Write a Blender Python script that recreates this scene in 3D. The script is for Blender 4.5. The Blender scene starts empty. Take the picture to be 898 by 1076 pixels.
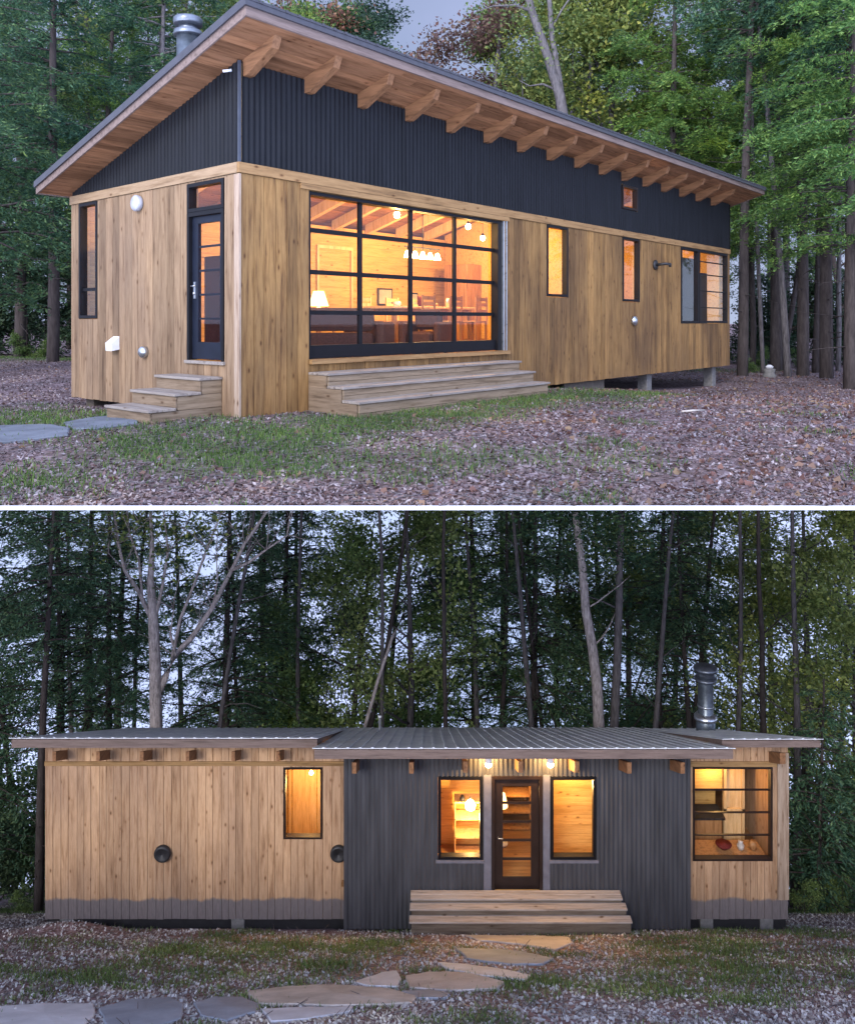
import bpy, bmesh, math, random
import numpy as np
from mathutils import Vector, Matrix
rnd = random.Random(7)
R = math.radians
S = bpy.context.scene
COL = S.collection

# ------------------------------------------------------------------ camera
cam = bpy.data.objects.new('camera', bpy.data.cameras.new('camera'))
COL.objects.link(cam)
cam.location = (0, 0, 1.24)
cam.rotation_euler = (R(90), 0, 0)
cam.data.sensor_fit = 'HORIZONTAL'
cam.data.sensor_width = 36
cam.data.lens = 34.36
cam.data.shift_y = -0.2238
cam.data.clip_end = 2000
S.camera = cam

# ------------------------------------------------------------------ world, sun, exposure
SUN_EL, SUN_AZ = R(28), R(200)            # compass style: azimuth from +Y clockwise
w = bpy.data.worlds.new('World'); S.world = w; w.use_nodes = True
nt = w.node_tree; nt.nodes.clear()
def N(nt, t, **kw):
    n = nt.nodes.new(t)
    for k, v in kw.items(): setattr(n, k, v)
    return n
def link(nt, a, b): nt.links.new(a, b)
tc = N(nt, 'ShaderNodeTexCoord')
sx = N(nt, 'ShaderNodeSeparateXYZ'); link(nt, tc.outputs['Generated'], sx.inputs[0])
ab = N(nt, 'ShaderNodeMath', operation='ABSOLUTE'); link(nt, sx.outputs['Z'], ab.inputs[0])
mx = N(nt, 'ShaderNodeMath', operation='MAXIMUM'); link(nt, ab.outputs[0], mx.inputs[0]); mx.inputs[1].default_value = 0.06
cx = N(nt, 'ShaderNodeCombineXYZ')
link(nt, sx.outputs['X'], cx.inputs['X']); link(nt, sx.outputs['Y'], cx.inputs['Y']); link(nt, mx.outputs[0], cx.inputs['Z'])
sky = N(nt, 'ShaderNodeTexSky', sky_type='NISHITA', sun_disc=False, sun_elevation=SUN_EL, sun_rotation=SUN_AZ)
link(nt, cx.outputs[0], sky.inputs['Vector'])
cn = N(nt, 'ShaderNodeTexNoise'); cn.inputs['Scale'].default_value = 3.0; cn.inputs['Detail'].default_value = 5
link(nt, tc.outputs['Generated'], cn.inputs['Vector'])
cr = N(nt, 'ShaderNodeMapRange'); link(nt, cn.outputs['Fac'], cr.inputs['Value'])
cr.inputs['From Min'].default_value = 0.3; cr.inputs['From Max'].default_value = 0.62
cr.inputs['To Min'].default_value = 0.45; cr.inputs['To Max'].default_value = 0.95
mixc = N(nt, 'ShaderNodeMix', data_type='RGBA')
link(nt, cr.outputs[0], mixc.inputs['Factor']); link(nt, sky.outputs[0], mixc.inputs['A'])
mixc.inputs['B'].default_value = (5.0, 5.8, 9.0, 1)
# sky shaped to light both cabins: brighter behind and overhead than over the forest
gl = N(nt, 'ShaderNodeMath', operation='MULTIPLY_ADD'); link(nt, ab.outputs[0], gl.inputs[0]); gl.inputs[1].default_value = 0.25
ng = N(nt, 'ShaderNodeMath', operation='MULTIPLY'); link(nt, sx.outputs['Y'], ng.inputs[0]); ng.inputs[1].default_value = -1
link(nt, ng.outputs[0], gl.inputs[2])
gr_ = N(nt, 'ShaderNodeMapRange'); link(nt, gl.outputs[0], gr_.inputs['Value'])
gr_.inputs['From Min'].default_value = -0.8; gr_.inputs['From Max'].default_value = 0.7
gr_.inputs['To Min'].default_value = 0.50; gr_.inputs['To Max'].default_value = 2.5
glow = N(nt, 'ShaderNodeVectorMath', operation='SCALE'); link(nt, mixc.outputs['Result'], glow.inputs[0]); link(nt, gr_.outputs[0], glow.inputs['Scale'])
# valley sky under the upper clearing, brightened to light the lower trees
lz = N(nt, 'ShaderNodeMapRange'); link(nt, sx.outputs['Z'], lz.inputs['Value'])
lz.inputs['From Min'].default_value = 0.0; lz.inputs['From Max'].default_value = -0.12; lz.inputs['To Min'].default_value = 1.0; lz.inputs['To Max'].default_value = 1.75
glow2 = N(nt, 'ShaderNodeVectorMath', operation='SCALE'); link(nt, glow.outputs[0], glow2.inputs[0]); link(nt, lz.outputs[0], glow2.inputs['Scale'])
bg = N(nt, 'ShaderNodeBackground'); bg.inputs['Strength'].default_value = 0.11
link(nt, glow2.outputs[0], bg.inputs['Color'])
wo = N(nt, 'ShaderNodeOutputWorld'); link(nt, bg.outputs[0], wo.inputs[0])

sl = bpy.data.lights.new('sun', 'SUN'); sl.energy = 1.5; sl.angle = R(18); sl.color = (1.0, 0.95, 0.9)
sun = bpy.data.objects.new('sun', sl); COL.objects.link(sun)
sd = Vector((math.sin(SUN_AZ)*math.cos(SUN_EL), math.cos(SUN_AZ)*math.cos(SUN_EL), math.sin(SUN_EL)))
sun.rotation_euler = sd.to_track_quat('Z', 'Y').to_euler(); sun.location = (0, -20, 30)

S.view_settings.view_transform = 'Standard'; S.view_settings.look = 'None'
S.view_settings.gamma = 1; S.view_settings.exposure = 0.7
S.render.engine = 'CYCLES'
S.cycles.max_bounces = 6; S.cycles.transparent_max_bounces = 12
S.cycles.use_denoising = True
S.cycles.sample_clamp_indirect = 6

# ------------------------------------------------------------------ materials
def new_mat(name):
    m = bpy.data.materials.new(name); m.use_nodes = True
    nt = m.node_tree; b = nt.nodes['Principled BSDF']
    return m, nt, b
def ramp(nt, stops, src, interp='LINEAR'):
    r = N(nt, 'ShaderNodeValToRGB'); r.color_ramp.interpolation = interp
    while len(r.color_ramp.elements) < len(stops): r.color_ramp.elements.new(0.5)
    for e, (p, c) in zip(r.color_ramp.elements, stops):
        e.position = p; e.color = (*c, 1)
    link(nt, src, r.inputs['Fac']); return r
def noise(nt, vec, scale, detail=4, rough=0.55, stretch=None):
    n = N(nt, 'ShaderNodeTexNoise'); n.inputs['Scale'].default_value = scale
    n.inputs['Detail'].default_value = detail; n.inputs['Roughness'].default_value = rough
    if stretch:
        mp = N(nt, 'ShaderNodeMapping'); mp.inputs['Scale'].default_value = stretch
        link(nt, vec, mp.inputs['Vector']); vec = mp.outputs[0]
    link(nt, vec, n.inputs['Vector']); return n
def mul(nt, a, b, fac=1.0, mode='MULTIPLY'):
    m = N(nt, 'ShaderNodeMix', data_type='RGBA', blend_type=mode); m.inputs['Factor'].default_value = fac
    link(nt, a, m.inputs['A']); link(nt, b, m.inputs['B']); return m.outputs['Result']
def bump(nt, b, h, s=0.3, d=0.01):
    n = N(nt, 'ShaderNodeBump'); n.inputs['Strength'].default_value = s; n.inputs['Distance'].default_value = d
    link(nt, h, n.inputs['Height']); link(nt, n.outputs[0], b.inputs['Normal'])

def wood_mat(name, c1, c2, dark, axis='Z', rough=0.7, knots=True, vary=0.3, stain=0.0, wet=None):
    """boards: every board is its own mesh island, so the island random tints it"""
    m, nt, b = new_mat(name)
    tc = N(nt, 'ShaderNodeTexCoord'); geo = N(nt, 'ShaderNodeNewGeometry')
    ri = geo.outputs['Random Per Island']
    off = N(nt, 'ShaderNodeVectorMath', operation='ADD')
    sc = N(nt, 'ShaderNodeMath', operation='MULTIPLY'); sc.inputs[1].default_value = 37.0
    link(nt, ri, sc.inputs[0])
    cb = N(nt, 'ShaderNodeCombineXYZ')
    for k in 'XYZ': link(nt, sc.outputs[0], cb.inputs[k])
    link(nt, tc.outputs['Object'], off.inputs[0]); link(nt, cb.outputs[0], off.inputs[1])
    st = {'Z': (9, 9, 0.7), 'X': (0.7, 9, 9), 'Y': (9, 0.7, 9)}[axis]
    g = noise(nt, off.outputs[0], 2.2, 6, 0.6, st)
    r = ramp(nt, [(0.30, dark), (0.42, c2), (0.56, c1), (0.66, c1), (0.78, c2)], g.outputs['Fac'])
    fine = noise(nt, off.outputs[0], 9, 5, 0.7, st)
    rf = ramp(nt, [(0.3, (0.62, 0.60, 0.58)), (0.6, (1, 1, 1))], fine.outputs['Fac'])
    col = mul(nt, r.outputs[0], rf.outputs[0], 0.6)
    rv = ramp(nt, [(0.0, (1-vary, 1-vary*1.05, 1-vary*1.1)), (0.5, (1, 1, 1)), (1.0, (1+vary*.5, 1+vary*.45, 1+vary*.35))], ri)
    col = mul(nt, col, rv.outputs[0])
    if knots:
        v = N(nt, 'ShaderNodeTexVoronoi'); v.inputs['Scale'].default_value = 4.2
        mp = N(nt, 'ShaderNodeMapping'); mp.inputs['Scale'].default_value = {'Z': (1.6, 1.6, 0.75), 'X': (0.75, 1.6, 1.6), 'Y': (1.6, 0.75, 1.6)}[axis]
        link(nt, off.outputs[0], mp.inputs[0]); link(nt, mp.outputs[0], v.inputs['Vector'])
        rk = ramp(nt, [(0.0, (0.16, 0.10, 0.07)), (0.06, (0.30, 0.21, 0.15)), (0.13, (0.85, 0.8, 0.75)), (0.2, (1, 1, 1))], v.outputs['Distance'])
        col = mul(nt, col, rk.outputs[0], 0.85)
    if stain:
        ns = noise(nt, tc.outputs['Object'], 0.9, 4, 0.6, (1, 1, 0.35) if axis == 'Z' else None)
        rs = ramp(nt, [(0.35, (1-stain, 1-stain, 1-stain*.8)), (0.62, (1, 1, 1))], ns.outputs['Fac'])
        col = mul(nt, col, rs.outputs[0])
    if wet is not None:           # splash stain along the foot of the boards, with its own ragged upper edge
        sz = N(nt, 'ShaderNodeSeparateXYZ'); link(nt, tc.outputs['Object'], sz.inputs[0])
        nw = noise(nt, tc.outputs['Object'], 3.5, 5, 0.65, (1, 1, .5))
        ma = N(nt, 'ShaderNodeMath', operation='MULTIPLY_ADD'); link(nt, nw.outputs['Fac'], ma.inputs[0]); ma.inputs[1].default_value = .22; link(nt, sz.outputs['Z'], ma.inputs[2])
        ws = N(nt, 'ShaderNodeMapRange'); link(nt, ma.outputs[0], ws.inputs['Value']); ws.inputs['From Min'].default_value = wet+.09; ws.inputs['From Max'].default_value = wet+.14
        ws.inputs['To Min'].default_value = .93; ws.inputs['To Max'].default_value = 0
        mw = N(nt, 'ShaderNodeMix', data_type='RGBA'); link(nt, ws.outputs[0], mw.inputs['Factor']); link(nt, col, mw.inputs['A'])
        gw = ramp(nt, [(.3, (.10, .09, .095)), (.7, (.17, .155, .16))], fine.outputs['Fac']); link(nt, gw.outputs[0], mw.inputs['B']); col = mw.outputs['Result']
    link(nt, col, b.inputs['Base Color']); b.inputs['Roughness'].default_value = rough
    b.inputs['Specular IOR Level'].default_value = 0.25
    bump(nt, b, fine.outputs['Fac'], 0.35, 0.006)
    return m

def plain(name, c, rough=0.5, metal=0.0, spec=0.5, nscale=8, namt=0.25, bumps=0.0, scale3=None):
    m, nt, b = new_mat(name)
    tc = N(nt, 'ShaderNodeTexCoord')
    n = noise(nt, tc.outputs['Object'], nscale, 5, 0.6, scale3)
    r = ramp(nt, [(0.25, tuple(x*(1-namt) for x in c)), (0.75, tuple(min(1, x*(1+namt)) for x in c))], n.outputs['Fac'])
    link(nt, r.outputs[0], b.inputs['Base Color'])
    b.inputs['Roughness'].default_value = rough; b.inputs['Metallic'].default_value = metal
    b.inputs['Specular IOR Level'].default_value = spec
    rr = N(nt, 'ShaderNodeMapRange'); link(nt, n.outputs['Fac'], rr.inputs['Value'])
    rr.inputs['To Min'].default_value = max(0.02, rough-0.12); rr.inputs['To Max'].default_value = min(1, rough+0.12)
    link(nt, rr.outputs[0], b.inputs['Roughness'])
    if bumps: bump(nt, b, n.outputs['Fac'], bumps, 0.01)
    return m

def emit(name, c, s):
    m, nt, b = new_mat(name)
    b.inputs['Base Color'].default_value = (*c, 1)
    b.inputs['Emission Color'].default_value = (*c, 1); b.inputs['Emission Strength'].default_value = s
    return m

def glass_mat(name, tint=(1, 1, 1)):
    m = bpy.data.materials.new(name); m.use_nodes = True; nt = m.node_tree; nt.nodes.clear()
    t = N(nt, 'ShaderNodeBsdfTransparent'); t.inputs[0].default_value = (*tint, 1)
    g = N(nt, 'ShaderNodeBsdfGlossy'); g.inputs['Roughness'].default_value = 0.02; g.inputs['Color'].default_value = (.9, .95, 1, 1)
    geo = N(nt, 'ShaderNodeNewGeometry'); dt = N(nt, 'ShaderNodeVectorMath', operation='DOT_PRODUCT')
    link(nt, geo.outputs['Normal'], dt.inputs[0]); link(nt, geo.outputs['Incoming'], dt.inputs[1])
    a1 = N(nt, 'ShaderNodeMath', operation='ABSOLUTE'); link(nt, dt.outputs['Value'], a1.inputs[0])
    a2 = N(nt, 'ShaderNodeMath', operation='SUBTRACT'); a2.inputs[0].default_value = 1; link(nt, a1.outputs[0], a2.inputs[1])
    a3 = N(nt, 'ShaderNodeMath', operation='POWER'); link(nt, a2.outputs[0], a3.inputs[0]); a3.inputs[1].default_value = 5
    f = N(nt, 'ShaderNodeMath', operation='MULTIPLY_ADD'); link(nt, a3.outputs[0], f.inputs[0]); f.inputs[1].default_value = .8; f.inputs[2].default_value = .02
    mx = N(nt, 'ShaderNodeMixShader'); o = N(nt, 'ShaderNodeOutputMaterial')
    link(nt, f.outputs[0], mx.inputs[0]); link(nt, t.outputs[0], mx.inputs[1]); link(nt, g.outputs[0], mx.inputs[2]); link(nt, mx.outputs[0], o.inputs[0])
    return m

def leaf_mat(name, stops, trans=0.35, rough=0.55):
    m = bpy.data.materials.new(name); m.use_nodes = True; nt = m.node_tree; nt.nodes.clear()
    geo = N(nt, 'ShaderNodeNewGeometry'); tc = N(nt, 'ShaderNodeTexCoord')
    r = ramp(nt, stops, geo.outputs['Random Per Island'])
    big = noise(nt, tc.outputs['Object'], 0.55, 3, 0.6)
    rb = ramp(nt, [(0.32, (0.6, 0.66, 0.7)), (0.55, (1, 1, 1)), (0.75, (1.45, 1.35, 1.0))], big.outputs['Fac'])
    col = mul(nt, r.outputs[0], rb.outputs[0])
    oi = N(nt, 'ShaderNodeObjectInfo')
    ro = ramp(nt, [(0, (0.75, 0.85, 0.9)), (0.5, (1, 1, 1)), (1, (1.2, 1.12, 0.9))], oi.outputs['Random'])
    col = mul(nt, col, ro.outputs[0])
    d = N(nt, 'ShaderNodeBsdfPrincipled'); d.inputs['Roughness'].default_value = rough; d.inputs['Specular IOR Level'].default_value = 0.3
    link(nt, col, d.inputs['Base Color'])
    t = N(nt, 'ShaderNodeBsdfTranslucent'); link(nt, col, t.inputs['Color'])
    mx = N(nt, 'ShaderNodeMixShader'); mx.inputs[0].default_value = trans
    o = N(nt, 'ShaderNodeOutputMaterial')
    link(nt, d.outputs[0], mx.inputs[1]); link(nt, t.outputs[0], mx.inputs[2]); link(nt, mx.outputs[0], o.inputs[0])
    return m

M = {}
M['siding'] = wood_mat('golden_board', (0.31, 0.178, 0.064), (0.235, 0.127, 0.043), (0.11, 0.055, 0.022), 'Z', 0.65, stain=0.5)
M['siding_grey'] = wood_mat('greyish_board', (0.30, 0.205, 0.122), (0.232, 0.15, 0.086), (0.13, 0.08, 0.045), 'Z', 0.75, stain=0.3)  # gable boards, greyer and less golden than the front
M['siding_low'] = wood_mat('pale_board', (0.54, 0.345, 0.20), (0.44, 0.265, 0.145), (0.26, 0.145, 0.075), 'Z', 0.7, vary=0.17, stain=0.3, wet=.30)
M['skirt'] = wood_mat('wet_board', (0.13, 0.115, 0.115), (0.10, 0.085, 0.085), (0.06, 0.05, 0.05), 'Z', 0.7, knots=False)
M['trim'] = wood_mat('trim_wood', (0.31, 0.185, 0.08), (0.235, 0.135, 0.056), (0.14, 0.08, 0.035), 'X', 0.6, vary=0.2)
M['trimz'] = wood_mat('trim_wood_upright', (0.36, 0.275, 0.205), (0.29, 0.21, 0.15), (0.19, 0.125, 0.082), 'Z', 0.6, vary=0.2)
M['soffit'] = wood_mat('soffit_wood', (0.31, 0.155, 0.078), (0.22, 0.105, 0.05), (0.12, 0.055, 0.026), 'X', 0.6, vary=0.4)
M['fascia'] = wood_mat('fascia_wood', (0.19, 0.14, 0.12), (0.15, 0.11, 0.095), (0.10, 0.07, 0.058), 'X', 0.6, knots=False, vary=0.2)
M['rafter'] = wood_mat('rafter_wood', (0.25, 0.125, 0.06), (0.18, 0.088, 0.042), (0.10, 0.048, 0.023), 'Y', 0.6, vary=0.3)
M['step'] = wood_mat('step_wood', (0.23, 0.175, 0.12), (0.175, 0.13, 0.085), (0.10, 0.07, 0.045), 'X', 0.7, vary=0.3)
M['stepside'] = wood_mat('step_wood_side', (0.21, 0.155, 0.105), (0.16, 0.115, 0.075), (0.09, 0.062, 0.04), 'Y', 0.7, vary=0.3)
M['riserlow'] = wood_mat('shaded_riser_wood', (0.15, 0.12, 0.09), (0.115, 0.088, 0.064), (0.07, 0.05, 0.035), 'X', 0.7, vary=0.2)  # darkened to draw shadow lines between the entrance steps
M['treadlow'] = wood_mat('lit_tread_wood', (0.36, 0.32, 0.29), (0.29, 0.25, 0.22), (0.18, 0.15, 0.13), 'X', 0.6, vary=0.2)  # lightened to draw the lit tread edges of the entrance steps
M['treadside'] = wood_mat('tread_wood_side', (0.27, 0.24, 0.215), (0.21, 0.18, 0.16), (0.13, 0.105, 0.09), 'Y', 0.6, vary=0.3)
M['tread'] = wood_mat('tread_wood', (0.27, 0.24, 0.215), (0.21, 0.18, 0.16), (0.13, 0.105, 0.09), 'X', 0.6, vary=0.3)
M['inwall'] = wood_mat('interior_board', (0.60, 0.37, 0.125), (0.53, 0.31, 0.095), (0.40, 0.22, 0.06), 'X', 0.5, vary=0.15)
M['infloor'] = wood_mat('floor_board', (0.30, 0.16, 0.07), (0.24, 0.12, 0.05), (0.16, 0.08, 0.03), 'X', 0.4)
M['furn'] = wood_mat('furniture_wood', (0.36, 0.19, 0.08), (0.28, 0.14, 0.055), (0.16, 0.08, 0.03), 'Z', 0.4, knots=False)
M['furnpale'] = wood_mat('pale_furniture_wood', (0.62, 0.44, 0.24), (0.55, 0.37, 0.18), (0.4, 0.25, 0.12), 'Z', 0.4, knots=False)
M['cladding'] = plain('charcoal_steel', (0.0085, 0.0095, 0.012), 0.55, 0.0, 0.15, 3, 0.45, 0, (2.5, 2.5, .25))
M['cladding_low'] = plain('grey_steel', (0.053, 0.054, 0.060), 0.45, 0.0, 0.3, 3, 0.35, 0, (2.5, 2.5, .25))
M['roofmetal'] = plain('galvanised_steel', (0.80, 0.86, 0.95), 0.45, 0.35, 0.5, 2.5, 0.2, 0.1, (1, .3, 1))
M['roofdark'] = plain('dark_drip_metal', (0.055, 0.055, 0.065), 0.4, 0.3, 0.5)
M['frame'] = plain('black_frame', (0.006, 0.006, 0.008), 0.5, 0.0, 0.2, 6, 0.3)
M['framebrown'] = plain('brown_frame', (0.018, 0.011, 0.010), 0.45, 0.0, 0.3, 6, 0.3)
M['door_navy'] = plain('navy_door', (0.007, 0.010, 0.020), 0.45, 0.0, 0.25, 6, 0.3)
M['steel'] = plain('steel', (0.5, 0.53, 0.56), 0.3, 0.9, 0.5, 9, 0.2)
M['steelcap'] = plain('dull_steel', (0.17, 0.19, 0.22), 0.4, 0.8, 0.5, 9, 0.3)
M['flue'] = plain('flue_steel', (0.13, 0.155, 0.18), 0.35, 0.7, 0.5, 9, 0.35)
M['white'] = plain('white_plastic', (0.7, 0.72, 0.75), 0.45, 0.0, 0.5, 9, 0.1)
M['black'] = plain('black_plastic', (0.02, 0.02, 0.022), 0.5, 0.0, 0.4, 9, 0.3)
M['darkfab'] = plain('dark_fabric', (0.07, 0.032, 0.02), 0.9, 0.0, 0.2, 30, 0.4)
M['redfab'] = plain('red_cloth', (0.10, 0.012, 0.01), 0.8, 0.0, 0.2, 30, 0.4)
M['curtain'] = plain('blue_curtain', (0.03, 0.03, 0.07), 0.9, 0.0, 0.2, 20, 0.4)
M['concrete'] = plain('concrete', (0.15, 0.145, 0.14), 0.9, 0.0, 0.2, 12, 0.3, 0.3)
M['pierdark'] = plain('timber_pier', (0.10, 0.085, 0.07), 0.9, 0.0, 0.2, 12, 0.3, 0.3)
M['divider_strip'] = plain('pale_divider', (0.82, 0.82, 0.82), 0.8, 0.0, 0.2, 20, 0.06)
M['stone_tan'] = plain('tan_stone', (0.45, 0.41, 0.37), 0.8, 0.0, 0.3, 2.6, 0.38, 0.5)
M['stone_pink'] = plain('pink_stone', (0.42, 0.39, 0.38), 0.8, 0.0, 0.3, 2.6, 0.3, 0.5)
M['stone_blue'] = plain('blue_stone', (0.25, 0.285, 0.34), 0.75, 0.0, 0.3, 2.6, 0.3, 0.5)
M['stone_slate'] = plain('slate_stone', (0.125, 0.14, 0.165), 0.85, 0.0, 0.2, 2.6, 0.35, 0.5)
M['stone_white'] = plain('pale_stone', (0.56, 0.57, 0.60), 0.8, 0.0, 0.3, 2.6, 0.25, 0.5)
M['bark'] = plain('dark_bark', (0.060, 0.050, 0.048), 0.95, 0.0, 0.1, 5, 0.5, 0.8, (3, 3, .6))
M['bark_grey'] = plain('grey_bark', (0.115, 0.105, 0.108), 0.9, 0.0, 0.1, 6, 0.6, 0.8, (3, 3, .6))
M['bark_pale'] = plain('pale_bark', (0.34, 0.30, 0.29), 0.85, 0.0, 0.1, 7, 0.65, 1.0, (3, 3, .8))
M['glass'] = glass_mat('window_glass')
M['bulb'] = emit('warm_bulb', (1, 0.66, 0.30), 22)
M['shade'] = emit('lamp_shade_glow', (1, 0.62, 0.22), 3.0)
M['hem'] = leaf_mat('hemlock_needles', [(0, (0.043, 0.100, 0.062)), (0.5, (0.076, 0.166, 0.094)), (1, (0.162, 0.256, 0.102))])
M['hem_bright'] = leaf_mat('bright_hemlock_needles', [(0, (0.074, 0.166, 0.054)), (0.5, (0.155, 0.294, 0.082)), (1, (0.324, 0.461, 0.114))], 0.4)
M['dec'] = leaf_mat('green_leaves', [(0, (0.068, 0.128, 0.042)), (0.5, (0.121, 0.205, 0.060)), (1, (0.230, 0.307, 0.084))], 0.4)
M['decpale'] = leaf_mat('pale_leaves', [(0, (0.108, 0.166, 0.060)), (0.5, (0.203, 0.269, 0.084)), (1, (0.378, 0.397, 0.120))], 0.4)
M['red'] = leaf_mat('russet_leaves', [(0, (0.15, 0.075, 0.065)), (0.5, (0.27, 0.13, 0.105)), (1, (0.34, 0.22, 0.13))], 0.35)
M['darkleaf'] = leaf_mat('dark_forest_leaves', [(0, (0.03, 0.058, 0.036)), (0.5, (0.05, 0.095, 0.052)), (1, (0.09, 0.13, 0.065))], 0.3)
M['litter_pale'] = leaf_mat('brightened_pale_leaves', [(0, (0.144, 0.108, 0.096)), (0.3, (0.312, 0.264, 0.240)), (0.55, (0.432, 0.396, 0.372)), (0.8, (0.528, 0.504, 0.492)), (1, (0.672, 0.648, 0.648))], 0.1, 0.6)  # greyer litter, colours brightened further to offset the shaded lower slope
M['grassm'] = leaf_mat('grass_blades', [(0, (0.035, 0.075, 0.02)), (0.5, (0.065, 0.13, 0.03)), (1, (0.15, 0.22, 0.06))], 0.3)
M['litter'] = leaf_mat('dead_leaves', [(0, (0.07, 0.042, 0.04)), (0.3, (0.16, 0.10, 0.095)), (0.55, (0.23, 0.17, 0.165)), (0.8, (0.25, 0.205, 0.21)), (1, (0.38, 0.33, 0.345))], 0.1, 0.6)

def ground_mat(name, k=1.0):
    m, nt, b = new_mat(name)
    tc = N(nt, 'ShaderNodeTexCoord')
    v = N(nt, 'ShaderNodeTexVoronoi'); v.inputs['Scale'].default_value = 17
    link(nt, tc.outputs['Object'], v.inputs['Vector'])
    r1 = ramp(nt, [(p_, tuple(k*q_ for q_ in c_)) for p_, c_ in [(0.0, (0.06, 0.042, 0.04)), (0.35, (0.125, 0.09, 0.09)), (0.7, (0.19, 0.15, 0.155)), (1, (0.30, 0.26, 0.27))]], v.outputs['Color'])
    n2 = noise(nt, tc.outputs['Object'], 1.1, 5)
    r2 = ramp(nt, [(0.3, (0.72, 0.66, 0.66)), (0.7, (1.15, 1.1, 1.15))], n2.outputs['Fac'])
    col = mul(nt, r1.outputs[0], r2.outputs[0])
    at = N(nt, 'ShaderNodeAttribute', attribute_name='grass')
    n3 = noise(nt, tc.outputs['Object'], 14, 4)
    r3 = ramp(nt, [(0.3, (0.030, 0.05, 0.02)), (0.7, (0.09, 0.125, 0.045))], n3.outputs['Fac'])
    mm = N(nt, 'ShaderNodeMath', operation='MULTIPLY'); mm.use_clamp = True
    ad = N(nt, 'ShaderNodeMapRange'); link(nt, n3.outputs['Fac'], ad.inputs['Value']); ad.inputs['From Min'].default_value = .35; ad.inputs['From Max'].default_value = .6
    ad.inputs['To Min'].default_value = .2
    link(nt, at.outputs['Fac'], mm.inputs[0]); link(nt, ad.outputs[0], mm.inputs[1])
    mc = N(nt, 'ShaderNodeMix', data_type='RGBA'); link(nt, mm.outputs[0], mc.inputs['Factor'])
    link(nt, col, mc.inputs['A']); link(nt, r3.outputs[0], mc.inputs['B'])
    link(nt, mc.outputs['Result'], b.inputs['Base Color']); b.inputs['Roughness'].default_value = 0.95
    b.inputs['Specular IOR Level'].default_value = 0.15
    bump(nt, b, v.outputs['Distance'], 0.8, 0.03)
    return m
M['ground'] = ground_mat('leaf_litter_soil')
M['slope'] = ground_mat('brightened_litter_soil', 1.7)  # same soil, colours brightened because little light reaches the lower slope
M['grasslow'] = leaf_mat('brightened_grass_blades', [(0, (0.07, 0.12, 0.04)), (0.5, (0.12, 0.20, 0.06)), (1, (0.24, 0.30, 0.11))], 0.3)  # grass colours brightened likewise for the shaded slope

# ------------------------------------------------------------------ object helpers
def tag(o, label=None, cat=None, group=None, kind=None):
    if label: o['label'] = label
    if cat: o['category'] = cat
    if group: o['group'] = group
    if kind: o['kind'] = kind
    return o
def empty(name, loc, rz=0, label=None, cat=None, group=None):
    o = bpy.data.objects.new(name, None); COL.objects.link(o)
    o.location = loc; o.rotation_euler = (0, 0, rz); o.empty_display_size = .3
    return tag(o, label, cat, group)
def copy_tree(o, parent=None):
    c = o.copy(); COL.objects.link(c)
    if parent is not None: c.parent = parent
    for ch in [x for x in COL.objects if x.parent == o]: copy_tree(ch, c)
    return c

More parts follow.
